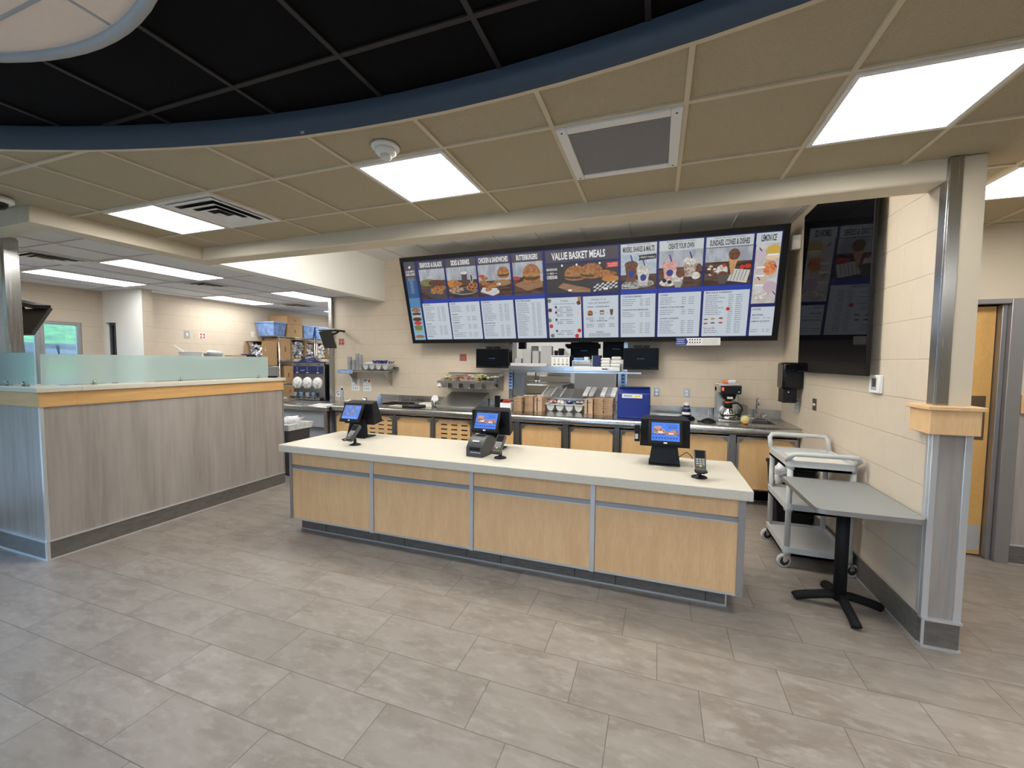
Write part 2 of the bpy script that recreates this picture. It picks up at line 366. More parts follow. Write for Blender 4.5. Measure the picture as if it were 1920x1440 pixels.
# kitchen side walls
b = B()
WY0, WY1, WZ0, WZ1 = 3.02, 4.16, 1.05, 2.25
b.box((-9.3,1.2,0),(-9.17,WY0,3.0),BLK_Y); b.box((-9.3,WY1,0),(-9.17,4.45,3.0),BLK_Y); b.box((-9.3,WY0,0),(-9.17,WY1,WZ0),BLK_Y); b.box((-9.3,WY0,WZ1),(-9.17,WY1,3.0),BLK_Y)
struct(b.build('wall_left'), 'block wall with the kitchen window')
b = B(); b.box((-9.3,4.45,0),(-9.10,4.6,3.),WHITEP); b.box((-8.82,4.45,0),(-8.1,4.6,3.),WHITEP); b.box((-9.10,4.45,2.28),(-8.82,4.6,3.),WHITEP); b.box((-9.10,4.45,0),(-8.82,4.6,.9),WHITEP); b.box((-8.101,4.451,0),(-8.098,4.6,3.),BLK_Y); struct(b.build('wall_front'), 'narrow cream wall beside the kitchen window')
b = B(); b.box((-8.55,4.6,0),(-8.4,9.1,3.),BLK_Y); struct(b.build('wall_storage'), 'block wall behind the wire shelving')
b = B(); b.box((-9.3,9.0,0),(1.68,9.15,3.),WHITEP); struct(b.build('wall_kitchen_back'))
b = B(); b.box((1.68,YB,0),(1.75,9.1,3.),WHITEP); b.box((-5.75,YB+.2,0),(-5.6,9.,3.),WHITEP); struct(b.build('wall_kitchen_side'))
# windows of the kitchen
def window(name, x, ys, z0, z1, w=.05, d=.07, m=ALU_G, glass=True):
    b = B(); 
    for y0, y1 in ys:
        b.box((x-d,y0,z0),(x,y0+w,z1),m); b.box((x-d,y1-w,z0),(x,y1,z1),m); b.box((x-d,y0+w,z0),(x,y1-w,z0+w),m); b.box((x-d,y0+w,z1-w),(x,y1-w,z1),m)
    o = struct(b.build(name, None, .004))
    for y0, y1 in ys:
        g = B(); g.box((x-d*.6,y0+w*.8,z0+w*.8),(x-d*.6+.006,y1-w*.8,z1-w*.8),GLASS); g.build('pane', o)
    return o
window('window_1', -9.175, [(WY0,3.66),(3.66,WY1)], WZ0, WZ1)['label'] = 'grey framed kitchen window onto a grassy bank'
b = B(); b.box((-9.10,4.50,.9),(-9.06,4.55,2.28),DGREY); b.box((-8.86,4.50,.9),(-8.82,4.55,2.28),DGREY); b.box((-9.06,4.50,2.24),(-8.86,4.55,2.28),DGREY); b.box((-9.06,4.50,.9),(-8.86,4.55,.94),DGREY); b.box((-8.965,4.5,.94),(-8.945,4.55,2.24),DGREY)
wn = struct(b.build('window_2'), 'narrow dark framed window in the cream wall'); b = B(); b.box((-9.06,4.52,.94),(-8.86,4.526,2.24),GLASS); b.build('pane', wn)
# dining room walls behind the camera, with big unseen windows placed for their daylight
def wallwin_x(name, y, x0, x1, wins, z0, z1, t=.15):
    b = B(); xs = x0
    for a, c in wins:
        b.box((xs,y-t,0),(a,y,3.55),CREAM); b.box((a,y-t,0),(c,y,z0),CREAM); b.box((a,y-t,z1),(c,y,3.55),CREAM); xs = c
    b.box((xs,y-t,0),(x1,y,3.55),CREAM); o = struct(b.build(name)); 
    for i, (a, c) in enumerate(wins):
        f = B(); w = .06; f.box((a,y-.1,z0),(a+w,y-.02,z1),DGREY); f.box((c-w,y-.1,z0),(c,y-.02,z1),DGREY); f.box((a+w,y-.1,z0),(c-w,y-.02,z0+w),DGREY); f.box((a+w,y-.1,z1-w),(c-w,y-.02,z1),DGREY)
        fo = struct(f.build('window_%d' % (i+3))); g = B(); g.box((a+w*.8,y-.07,z0+w*.8),(c-w*.8,y-.064,z1-w*.8),GLASS); g.build('pane', fo)
wallwin_x('wall_south', -5.0, -6.43, 6.3, [(-3.6,-2.0),(-.4,.7)], .75, 2.45)
b = B(); b.box((-6.43,-5,0),(-6.3,-4.4,3.55),CREAM); b.box((-6.43,-4.4,0),(-6.3,1.55,.12),CREAM); b.box((-6.43,-4.4,2.55),(-6.3,1.55,3.55),CREAM); b.box((-6.43,1.55,0),(-6.3,1.83,3.55),CREAM); struct(b.build('wall_west'))
window('window_9', -6.32, [(-4.4,-2.42),(-2.42,-.43),(-.43,1.55)], .12, 2.55, .05)  # unseen windows set close to throw blue daylight on the partition
b = B(); b.box((6.15,-5,0),(6.3,4.6,3.55),CREAM); struct(b.build('wall_east'))

# corridor wall with the wooden door
DX0, DX1, DZ = 1.78, 2.765, 2.17; CY = 4.6
b = B(); b.box((1.68,CY,0),(DX0,CY+.15,3.),VINYL); b.box((DX1,CY,0),(6.3,CY+.15,3.),VINYL); b.box((DX0,CY,DZ),(DX1,CY+.15,3.),VINYL); b.box((1.68,CY+.15,0),(1.70,6.2,3.),VINYL); b.box((1.70,CY+.75,0),(3.4,CY+.85,3.),VINYL); b.box((3.3,CY+.15,0),(3.4,CY+.75,3.),VINYL); b.box((1.68,CY+.15,2.95),(3.4,CY+.85,3.05),VINYL); cw = struct(b.build('wall_corridor'), 'beige wallcovered wall around the wooden door')  # shell behind the door added to stop light leaking under it
b = B(); b.box((DX1+.06,CY-.012,.16),(6.1,CY,1.27),STREAK); b.build('wainscot_panel', cw)
b = B(); b.box((DX1+.06,CY-.03,1.268),(6.1,CY,1.42),MAPLE); b.build('chair_rail', cw, .003)
b = B(); b.box((DX1+.05,CY-.02,.006),(6.1,CY,.155),TILE_B); b.box((DX1+.05,CY-.024,.153),(6.1,CY,.165),ALU); b.box((DX1+.05,CY-.024,0),(6.1,CY,.006),ALU); struct(b.build('baseboard_corridor'))
b = B(); b.box((DX1-.04,CY-.03,0),(DX1+.055,CY+.12,DZ+.04),ALU_G); b.box((DX0-.06,CY-.03,0),(DX0+.03,CY+.12,DZ+.04),ALU_G); b.box((DX0+.03,CY-.03,DZ),(DX1-.04,CY+.12,DZ+.04),ALU_G); b.box((DX1-.075,CY+.01,0),(DX1-.04,CY+.12,DZ),ALU_G)
do = struct(b.build('door_1', None, .005), 'wooden door with push plate and kick plate in a grey steel frame')
b = B(); b.box((DX0+.035,CY+.065,.012),(DX1-.08,CY+.11,DZ-.01),DOORW); b.build('door_leaf', do, .002)
b = B(); b.box((2.56,CY+.060,1.02),(2.655,CY+.066,1.40),BRONZE); b.build('push_plate', do, .002)
b = B(); b.box((DX0+.05,CY+.060,.045),(DX1-.09,CY+.066,.275),ALU); b.build('kick_plate', do, .001)
b = B(); b.box((3.02,CY-.02,1.50),(3.5,CY,2.0),WHITE); b.box((3.04,CY-.022,1.52),(3.48,CY-.02,1.75),CBLUE); tag(b.build('poster_frame'), 'small framed notice on the corridor wall right of the door', 'poster')

# beams and soffit
b = B(); b.box((XS,3.06,2.70),(XR,3.25,3.5),CREAM); struct(b.build('beam_front', None, .012), 'cream plaster beam across the opening to the service area')
b = B(); b.box((XS-.17,1.79,2.70),(XS,3.25,3.5),CREAM); struct(b.build('beam_left', None, .004), 'cream plaster beam over the low partition')
b = B(); b.box((XS-.17,3.25,2.70),(XS,YB,3.5),WHITEP); struct(b.build('soffit'), 'white soffit left of the menu boards')
b = B(); b.box((-9.2,1.79,2.70),(XS-.17,1.96,3.55),CREAM); struct(b.build('beam_header'))
# left pillar on the low partition
b = B(); b.box((-9.17,1.96,1.42),(-5.385,2.035,2.72),BLK_X); pl = struct(b.build('wall_kitchen_end'), 'thin block wall end standing on the low partition at the left edge')
b = B(); b.box((-5.43,1.948,1.42),(-5.376,1.962,2.70),STEEL); b.box((-5.3845,1.9625,1.42),(-5.3765,2.04,2.7),STEEL); b.build('corner_guard', pl)

# ---- dropped dining ceiling cut by the big circle
CX, CYC, CR = -.934, -5.085, 6.816
def dining_ceiling():
    xs = [GX+TS*i for i in range(-13, 14)]; ys = [GY+TS*j for j in range(-12, 5)]; w = .011; X0, X1, Y0, Y1 = -6.35, 6.15, -5.0, CY
    V = []; Eg = []
    def seg(p, q): V.append(Vector(p)); V.append(Vector(q)); Eg.append((len(V)-2, len(V)-1))
    for x in xs:
        for d in (-w, w): seg((x+d, Y0-.1), (x+d, Y1+.1))
    for y in ys:
        for d in (-w, w): seg((X0-.1, y+d), (X1+.1, y+d))
    for p, q in (((X0,Y0),(X1,Y0)),((X1,Y0),(X1,Y1)),((X1,Y1),(X0,Y1)),((X0,Y1),(X0,Y0)),((XS,1.79),(XS,3.06)),((XS,3.06),(XR,3.06)),((X0,1.79),(XS,1.79)),((XR,3.06),(XR,Y1))): seg(p, q)
    n0 = len(V); N = 200
    for i in range(N): V.append(Vector((CX+CR*math.cos(2*PI*i/N), CYC+CR*math.sin(2*PI*i/N))))
    for i in range(N): Eg.append((n0+i, n0+(i+1) % N))
    vo, eo, fo, *_ = delaunay_2d_cdt(V, Eg, [], 0, 1e-5)
    bt, bb = B(), B()
    for f in fo:
        P = [vo[i] for i in f]; c = sum((p for p in P), Vector((0,0)))/len(P)
        if not (X0 < c.x < X1 and Y0 < c.y < Y1): continue
        if math.hypot(c.x-CX, c.y-CYC) < CR*math.cos(PI/N): continue
        if not (c.y < 1.79 or (c.x > XS and c.y < 3.06) or c.x > XR): continue
        bar = min(abs((c.x-GX)/TS - round((c.x-GX)/TS)), abs((c.y-GY)/TS - round((c.y-GY)/TS)))*TS < w
        (bb if bar else bt).face([(p.x, p.y, CEIL-.002 if bar else CEIL+.008) for p in reversed(P)], TBAR if bar else CEILT)
    for q in (bt, bb): bmesh.ops.remove_doubles(q.bm, verts=q.bm.verts, dist=1e-5)
    # the sides of the bars
    for e in list(bb.bm.edges):
        if len(e.link_faces) == 1:
            a, c = (v.co.copy() for v in e.verts); bb.face([a, c, c+Vector((0,0,.012)), a+Vector((0,0,.012))], TBAR)
    o = struct(bt.build('ceiling_dining'), 'tan acoustic tile ceiling'); bb.build('ceiling_grid', o)
dining_ceiling()
b = B(); N = 160; zt, zb = 2.932, CEIL-.012
for i in range(N):
    t0, t1 = 2*PI*i/N, 2*PI*(i+1)/N
    P = lambda r, t, z: (CX+r*math.cos(t), CYC+r*math.sin(t), z)
    if min(P(CR,t0,0)[1], P(CR,t1,0)[1]) < -5.2: continue
    b.face([P(CR,t0,zb), P(CR,t1,zb), P(CR,t1,zt), P(CR,t0,zt)], BLUEF, True)
    b.face([P(CR,t0,zb), P(CR+.022,t0,zb), P(CR+.022,t1,zb), P(CR,t1,zb)], TBAR)
    b.face([P(CR+.022,t0,zb), P(CR+.022,t0,zb+.03), P(CR+.022,t1,zb+.03), P(CR+.022,t1,zb)], TBAR)
bmesh.ops.remove_doubles(b.bm, verts=b.bm.verts, dist=1e-5)
struct(b.build('trim_2'), 'curved blue fascia around the black ceiling')
b = B(); b.face([(-6.35,1.9,2.94),(6.1,1.9,2.94),(6.1,-4.99,2.94),(-6.35,-4.99,2.94)], BLACKT); bc = struct(b.build('ceiling_black'), 'black acoustic tile ceiling inside the curved fascia')
b = B()
for i in range(-11, 12):
    x = -1.288+.611*i; h = CR**2-(x-CX)**2
    if h > 0 and x > -6.3: b.box((x-.011,-4.99,2.928),(x+.011,min(CYC+math.sqrt(h),1.8),2.937),BLACKG)
for j in range(-10, 1):
    y = 1.445+.611*j; h = CR**2-(y-CYC)**2
    if h > 0: b.box((max(CX-math.sqrt(h),-6.3),y-.011,2.929),(min(CX+math.sqrt(h),6.1),y+.011,2.937),BLACKG)
b.build('ceiling_grid', bc)
# hanging round cloud
cc = (-2.03, -.412); cr = 1.435
b = B(); b.lathe([(cr-.03, 2.862), (cr-.03, 2.90)], (*cc,0), CLOUD, 96)
cl = tag(b.build('ceiling_cloud'), 'round beige ceiling panel hanging below the black ceiling at top left', 'ceiling panel')
b = B(); b.lathe([(cr-.035,2.866),(cr-.035,2.850),(cr,2.846),(cr+.004,2.90),(cr-.035,2.90)], (*cc,0), CLOUDE, 96, False); b.build('rim', cl)
b = B()
for k in (-1,0,1,2):
    x = -1.89-.611*(k-0); h = (cr-.04)**2-(x-cc[0])**2
    if h > 0: b.box((x-.006,cc[1]-math.sqrt(h),2.860),(x+.006,cc[1]+math.sqrt(h),2.863),CLOUDE)
for k in range(-2,3):
    y = .22+.611*k; h = (cr-.04)**2-(y-cc[1])**2
    if h > 0: b.box((cc[0]-math.sqrt(h),y-.006,2.860),(cc[0]+math.sqrt(h),y+.006,2.863),CLOUDE)
b.build('panel_joints', cl)
for q in ((-.8,-.2),(.8,-.3),(0,.9),(-.3,-.9)):
    b2 = B(); b2.cyl((cc[0]+q[0],cc[1]+q[1],2.89),(cc[0]+q[0],cc[1]+q[1],2.94),.003,ALU,seg=6); b2.build('hanger', cl)

# white ceilings of kitchen and menu bay
KXS = [-8.68,-8.10,-7.50,-6.93,-6.38,-5.80,-5.25]; KYS = [2.45,3.04,4.24,5.36,6.50,7.7]
b = B(); b.face([(-9.3,9.1,KC+.006),(XS-.17,9.1,KC+.006),(XS-.17,1.96,KC+.006),(-9.3,1.96,KC+.006)], WHITE_C)
b.face([(XS-.17,9.1,KC+.006),(1.7,9.1,KC+.006),(1.7,YB+.2,KC+.006),(XS-.17,YB+.2,KC+.006)], WHITE_C); kc = struct(b.build('ceiling_kitchen'), 'white tiled kitchen ceiling')
b = B()
for x in KXS: b.box((x-.01,1.96,KC-.004),(x+.01,9.0,KC+.004),WGRID)
for y in KYS: b.box((-9.2,y-.01,KC-.003),(XS-.17,y+.01,KC+.003),WGRID)
b.build('ceiling_grid', kc)
b = B(); b.face([(XS,YB,BAY),(XR,YB,BAY),(XR,3.25,BAY),(XS,3.25,BAY)], mat('bay_tile',(.90,.90,.90),.7)); by = struct(b.build('ceiling_bay'), 'white tiled ceiling above the menu boards')
b = B()
for i in range(-6,9):
    x = -1.6+.61*i
    if XS < x < XR: b.box((x-.01,3.25,BAY-.008),(x+.01,YB,BAY-.002),WGRID)
for y in (3.9,5.12): b.box((XS,y-.01,BAY-.009),(XR,y+.01,BAY-.002),WGRID)
b.build('ceiling_grid', by)

# ---- light fixtures
def troffer(name, label, x0, y0, x1, y1, z, m, group):
    t = thing(name, label, 'ceiling light', ((x0+x1)/2,(y0+y1)/2,z), 0, group); o = t.location; w = .022
    b = B(o); b.box((x0,y0,z-.006),(x0+w,y1,z+.02),WHITE); b.box((x1-w,y0,z-.006),(x1,y1,z+.02),WHITE); b.box((x0+w,y0,z-.006),(x1-w,y0+w,z+.02),WHITE); b.box((x0+w,y1-w,z-.006),(x1-w,y1,z+.02),WHITE); b.build('frame', t)
    b = B(o); b.box((x0+w,y0+w,z-.003),(x1-w,y1-w,z+.004),m); b.build('diffuser', t)
    return t
def cell(i, j): return GX+TS*i+.012, GY+TS*j+.012, GX+TS*(i+1)-.012, GY+TS*(j+1)-.012
DG = 'square lights in the tan ceiling'
for (i, j), lab in {(0,0): 'square lit ceiling light in tan ceiling beside the smoke detector', (4,0): 'largest square lit ceiling light, at the upper right of the tan ceiling', (-4,0): 'square lit ceiling light in tan ceiling touching the louvred air diffuser', (6,2): 'lit ceiling light beyond the post above the corridor door',
        (8,-2): 'added unseen ceiling light over the dining side', (8,-6): 'added unseen ceiling light further back over the dining side', (9,2): 'added unseen ceiling light brightening the corridor, further right'}.items():  # dining side and further corridor lights are unseen, added for brightness
    x0,y0,x1,y1 = cell(i,j); troffer('ceiling_light', lab, x0,y0,x1,y1, CEIL-.004, LAMP, DG)
for x, y in ((-2.6,-2.6),(0.,-3.),(2.5,-1.8),(.2,-1.2)):  # unseen lights added to brighten the surfaces facing the viewer
    troffer('ceiling_light', 'added unseen fill light in the black ceiling behind the viewer', x, y, x+.6, y+.6, 2.922, FILL_FRONT, 'added fill lights in the black ceiling')
KG = 'long kitchen ceiling lights'
for (a,c), lab in {(1,1): 'long kitchen ceiling light farthest left, nearest the kitchen window wall', (4,1): 'long kitchen ceiling light closest to the viewer, right behind the tan ceiling', (1,3): 'long kitchen ceiling light over the block wall side above the storage bins', (4,3): 'long kitchen ceiling light ending at the stainless corner guard'}.items():
    troffer('kitchen_ceiling_light', lab, KXS[a]+.012, KYS[c]+.012, KXS[a+1]-.012, KYS[c+1]-.012, KC-.004, LAMPK, KG)
for x in (-2.9,-.6):
    troffer('kitchen_ceiling_light', 'kitchen ceiling light behind the pass-through', x, 6.9, x+.6, 8.1, KC-.004, LAMPK, 'lights of the back kitchen')
troffer('kitchen_ceiling_light', 'kitchen ceiling light behind the storage opening', -7.5, 7.75, -6.95, 8.9, KC-.004, LAMPK, 'lights of the back kitchen')
# unseen hanging lights added to brighten the menu bay, hidden by the beam
for x in (-3.2,-1.9,-.6,.4):
    troffer('bay_fill_light', 'added fill light of the menu bay hidden behind the front beam', x-.6, 3.45, x, 4.05, BAY-.13, FILL_BAY, 'added fill lights of the menu bay')

for q in [o for o in bpy.data.objects if o.name.startswith('bay_fill_light')]:
    b = B(q.location); z = q.location.z; x = q.location.x; y = q.location.y
    b.box((x-.27,y-.27,z+.021),(x+.27,y+.27,z+.10),FILL_BAY); b.build('upper_fill_glow', q)  # glowing box added so its sides brighten the bay ceiling
    b = B(q.location); b.cyl((x,y,z+.10),(x,y,BAY),.01,WHITE,seg=8); b.build('stem', q)
# ---- return grille and diffusers
x0,y0,x1,y1 = cell(2,0); t = thing('return_air_grille', 'white framed perforated return air grille in the tan ceiling', 'air vent', ((x0+x1)/2,(y0+y1)/2,CEIL)); o = t.location
b = B(o); w = .05; z0 = CEIL-.014
for q in (((x0,y0),(x0+w,y1)),((x1-w,y0),(x1,y1)),((x0+w,y0),(x1-w,y0+w)),((x0+w,y1-w),(x1-w,y1))): b.box((*q[0],z0),(*q[1],CEIL+.004),WHITE)
b.build('frame', t, .003)
def m_perf():
    T = NT('perforated_metal'); x, P = T.pos(); dv, du, r, c = grid_lines(T, x[0], x[1], .0115, .0115, 0, 0, .5, .003)
    msk = T.rng(T.math('MINIMUM', dv, du), .0014, .0024, 0, 1); T.l(T.mix(msk, (.33,.33,.34), (.05,.05,.055)), T.p.inputs['Base Color']); T.p.inputs['Roughness'].default_value = .6; return T.m
b = B(o); b.box((x0+w,y0+w,CEIL-.006),(x1-w,y1-w,CEIL-.001),m_perf()); b.build('perforated_face', t)
b = B(o)
for q in ((x0+.025,y1-.025),(x1-.025,y0+.03),(x0+.025,y0+.03),(x1-.025,y1-.025)): b.cyl((*q,z0-.001),(*q,z0+.002),.006,DGREY,seg=10)
b.build('screws', t)
def diffuser(name, label, x0, y0, x1, y1, z, group=None):
    t = thing(name, label, 'air vent', ((x0+x1)/2,(y0+y1)/2,z), 0, group); o = t.location
    b = B(o); b.box((x0,y0,z-.004),(x1,y1,z+.003),WHITE); b.build('backplate', t)
    dk = B(o); dk.box((x0+.05,y0+.05,z-.006),(x1-.05,y1-.05,z-.0035),BLACKM); dk.build('throat', t)
    L = min(x1-x0,y1-y0)
    for k, f in enumerate((.0,.17,.31)):
        a = .035+f*L*.75; c = a+.062; zz = z-.014-.006*k; v = B(o)
        def ring(p0, p1, za, zb):
            v.hexa([(x0+p0,y0+p0,za),(x1-p0,y0+p0,za),(x1-p1,y0+p1,zb),(x0+p1,y0+p1,zb),(x0+p0,y0+p0,za+.002),(x1-p0,y0+p0,za+.002),(x1-p1,y0+p1,zb+.002),(x0+p1,y0+p1,zb+.002)],WHITE)
            v.hexa([(x1-p0,y1-p0,za),(x0+p0,y1-p0,za),(x0+p1,y1-p1,zb),(x1-p1,y1-p1,zb),(x1-p0,y1-p0,za+.002),(x0+p0,y1-p0,za+.002),(x0+p1,y1-p1,zb+.002),(x1-p1,y1-p1,zb+.002)],WHITE)
            v.hexa([(x1-p0,y0+p0,za),(x1-p0,y1-p0,za),(x1-p1,y1-p1,zb),(x1-p1,y0+p1,zb),(x1-p0,y0+p0,za+.002),(x1-p0,y1-p0,za+.002),(x1-p1,y1-p1,zb+.002),(x1-p1,y0+p1,zb+.002)],WHITE)
            v.hexa([(x0+p0,y1-p0,za),(x0+p0,y0+p0,za),(x0+p1,y0+p1,zb),(x0+p1,y1-p1,zb),(x0+p0,y1-p0,za+.002),(x0+p0,y0+p0,za+.002),(x0+p1,y0+p1,zb+.002),(x0+p1,y1-p1,zb+.002)],WHITE)
        ring(a, c, zz, z-.004+.0); v.build('louvre', t)
    v = B(o); q = .035+.45*L*.75+.03
    if x1-x0-2*q > .02 and y1-y0-2*q > .02: v.box((x0+q,y0+q,z-.022),(x1-q,y1-q,z-.018),WHITE); v.build('centre_plate', t)
x0,y0,x1,y1 = cell(-3,0); diffuser('air_diffuser', 'square louvred white air diffuser in the tan ceiling', x0,y0,x1,y1, CEIL-.004)
diffuser('air_diffuser', 'louvred air diffuser in the kitchen ceiling above the pillar', KXS[3]+.01,2.46,KXS[4]-.01,3.03, KC-.006, 'diffusers in the kitchen ceiling')
diffuser('air_diffuser', 'louvred air diffuser in the kitchen ceiling between the long lights', KXS[3]+.05,4.26,KXS[4]-.01,4.76, KC-.006, 'diffusers in the kitchen ceiling')
diffuser('air_diffuser', 'small dark louvred air diffuser in the kitchen ceiling near the stacked boxes', -7.5,6.55,-7.0,7.1, KC-.006, 'diffusers in the kitchen ceiling')
# smoke detector
t = thing('smoke_detector', 'round white smoke detector beside the square ceiling light', 'smoke detector', (-1.42,1.935,CEIL)); o = t.location
b = B(o); b.lathe([(.075,CEIL+.004),(.075,CEIL-.008),(.068,CEIL-.013)], (o.x,o.y,0), WHITE, 32); b.build('base', t)
b = B(o); b.lathe([(.052,CEIL-.013),(.056,CEIL-.030),(.045,CEIL-.040),(.030,CEIL-.044)], (o.x,o.y,0), WHITE, 32); b.build('chamber', t)
b = B(o); b.lathe([(.030,CEIL-.044),(.030,CEIL-.058),(.024,CEIL-.062)], (o.x,o.y,0), OFFW, 24); b.build('sensor_cap', t)
# dome camera on the beam at left
t = thing('security_camera', 'white dome security camera on the ceiling at the left edge', 'security camera', (-4.52,1.62,CEIL)); o = t.location
b = B(o); b.lathe([(.085,CEIL-.002),(.085,CEIL-.03),(.07,CEIL-.042)], (o.x,o.y,0), WHITE, 28); b.build('housing', t)
b = B(o); b.lathe([(.055,CEIL-.042),(.052,CEIL-.062),(.035,CEIL-.082),(.01,CEIL-.09)], (o.x,o.y,0), BLACKG2, 24); b.build('dome', t)

# ================================================================== LOW PARTITION AT LEFT
hw = B(); HX = -4.68; HY0, HY1 = 1.845, 4.115
hw.box((-8.9,HY0,.16),(HX,HY0+.22,1.27),STREAK); hw.box((-4.93,HY0+.22,.16),(HX,HY1,1.27),STREAK)
hw = struct(hw.build('wall_partition'), 'low partition clad in grey striped laminate')
b = B(); b.box((-8.9,HY0-.012,1.262),(HX+.012,HY0+.22,1.382),OAK_H); b.box((-4.93,HY0+.22,1.262),(HX+.012,HY1+.012,1.382),OAK_H); b.build('wood_band', hw, .002)
b = B(); b.box((-8.9,HY0-.03,1.382),(HX+.03,HY0+.25,1.422),QUARTZ); b.box((-4.96,HY0+.25,1.382),(HX+.03,HY1+.035,1.422),QUARTZ); b.build('cap', hw, .004)
b = B(); b.box((-8.9,HY0-.010,.010),(HX+.010,HY0+.2,.150),TILE_B); b.box((-4.9,HY0+.2,.010),(HX+.010,HY1+.006,.150),TILE_B); b.build('base_tile', hw)
b = B()
for z in (.0, .150): b.box((-8.9,HY0-.016,z),(HX+.016,HY0+.1,z+.011),ALU); b.box((-4.9,HY0+.1,z),(HX+.016,HY1+.010,z+.011),ALU)
b.box((HX-.012,HY0-.012,.01),(HX+.012,HY0+.010,.15),ALU); b.box((HX-.018,HY0-.006,.161),(HX+.006,HY0+.016,1.262),ALU); b.box((HX-.02,HY1-.006,.161),(HX+.006,HY1+.012,1.262),ALU_G); b.build('metal_trim', hw)
# frosted glass guards
def guard(label, p0, p1, z0, z1, clamps):
    d = (Vector(p1)-Vector(p0)).normalized(); n = Vector((-d.y,d.x,0))*.005; t = thing('glass_screen', label, 'glass screen', ((p0[0]+p1[0])/2,(p0[1]+p1[1])/2,1.422), 0, 'frosted glass guards'); o = t.location
    A, C = Vector((*p0,0)), Vector((*p1,0))
    b = B(o); b.hexa([A-n+Z_*z0, C-n+Z_*z0, C+n+Z_*z0, A+n+Z_*z0, A-n+Z_*z1, C-n+Z_*z1, C+n+Z_*z1, A+n+Z_*z1], FROST); b.build('glass_pane', t)
    for f in clamps:
        p = A.lerp(C, f); b = B(o); b.box((p.x-.016,p.y-.016,1.422),(p.x+.016,p.y+.016,1.428),STEEL); b.cyl((p.x-n.x*3,p.y-n.y*3,1.422),(p.x-n.x*3,p.y-n.y*3,1.462),.009,STEEL,seg=14); b.cyl((p.x+n.x*3,p.y+n.y*3,1.422),(p.x+n.x*3,p.y+n.y*3,1.462),.009,STEEL,seg=14); b.build('clamp', t, 0)
guard('long frosted glass guard along the top of the striped partition', (-4.86,1.93), (-4.86,4.06), 1.432, 1.695, (.16,.5,.93))
guard('short frosted glass guard on the front run of the striped partition', (-6.9,1.905), (-4.885,1.905), 1.432, 1.705, (.5,.80,.93))

# ================================================================== FRONT COUNTER
FY, FZ0, FZ1 = 2.965, .138, .800
divs = [-3.285, -2.350, -1.383, -.417, .548]
FG = 'maple cabinet units of the front counter'
for k in range(4):
    a, c = divs[k], divs[k+1]; L = ['leftmost maple cabinet unit of the front counter, by the left card reader', 'second maple cabinet unit of the front counter from the left', 'third maple cabinet unit of the front counter from the left', 'rightmost maple cabinet unit of the front counter, nearest the grey table'][k]
    t = thing('counter_cabinet', L, 'cabinet', ((a+c)/2, FY+.3, 0), 0, FG); o = t.location
    b = B(o); b.box((a+.020,FY+.02,.125),(c-.020,3.62,FZ1-.001),GREY); b.build('carcass', t)
    b = B(o); b.box((a+.017,FY,.664),(c-.018,FY+.02,FZ1-.002),MAPLE); b.build('upper_panel', t, .002)
    b = B(o); b.box((a+.018,FY,.152),(c-.018,FY+.02,.622),MAPLE); b.build('lower_panel', t, .002)
    b = B(o); b.box((a+.016,FY+.008,.622),(c-.016,FY+.02,.664),ALU_G); b.box((a+.016,FY-.004,.622),(c-.016,FY+.012,.630),ALU); b.box((a+.016,FY+.002,.630),(c-.016,FY+.006,.655),ALU_G); b.build('channel', t)
    b = B(o); b.box((a+.018,FY-.006,FZ0),(c-.018,FY+.02,FZ0+.014),ALU); b.build('bottom_trim', t)
    b = B(o)
    if k == 0: b.box((a-.012,FY-.008,FZ0),(a+.018,FY+.02,FZ1-.002),ALU_G); b.box((a-.012,FY+.02,FZ0),(a,3.62,FZ1-.002),ALU_G)
    if k < 3: b.box((c-.018,FY-.008,FZ0-.004),(c+.0155,FY+.02,FZ1-.002),ALU)
    else: b.box((c-.03,FY-.008,FZ0-.004),(c+.012,FY+.02,FZ1-.002),ALU_G); b.box((c,FY+.02,FZ0),(c+.012,3.62,FZ1-.002),ALU_G)
    b.build('upright', t, .001)
    kr = -.07 if k == 3 else 0; b = B(o); b.box((a+(.012 if k == 0 else .001),FY+.105,.002),(c+kr-.001,3.60,.127),TILE_B)
    for i in range(2): x = a+.31+.61*i-.05*k; b.box((x,FY+.1035,.01),(x+.004,FY+.106,.125),BLACKM)
    b.box((a+(.01 if k == 0 else 0),FY+.098,0),(c+kr+(.006 if k==3 else 0),FY+.11,.011),ALU)
    if k == 3: b.box((c+kr-.004,FY+.099,.01),(c+kr+.006,FY+.11,.13),ALU)
    b.build('kick_plate', t)
b = B((-1.37,3.28,0)); b.box((-3.335,2.875,FZ1),(.585,3.70,.868),QUARTZ); fc = tag(b.build('countertop', None, .006), 'long beige quartz top of the front ordering counter', 'countertop')
HT = .868

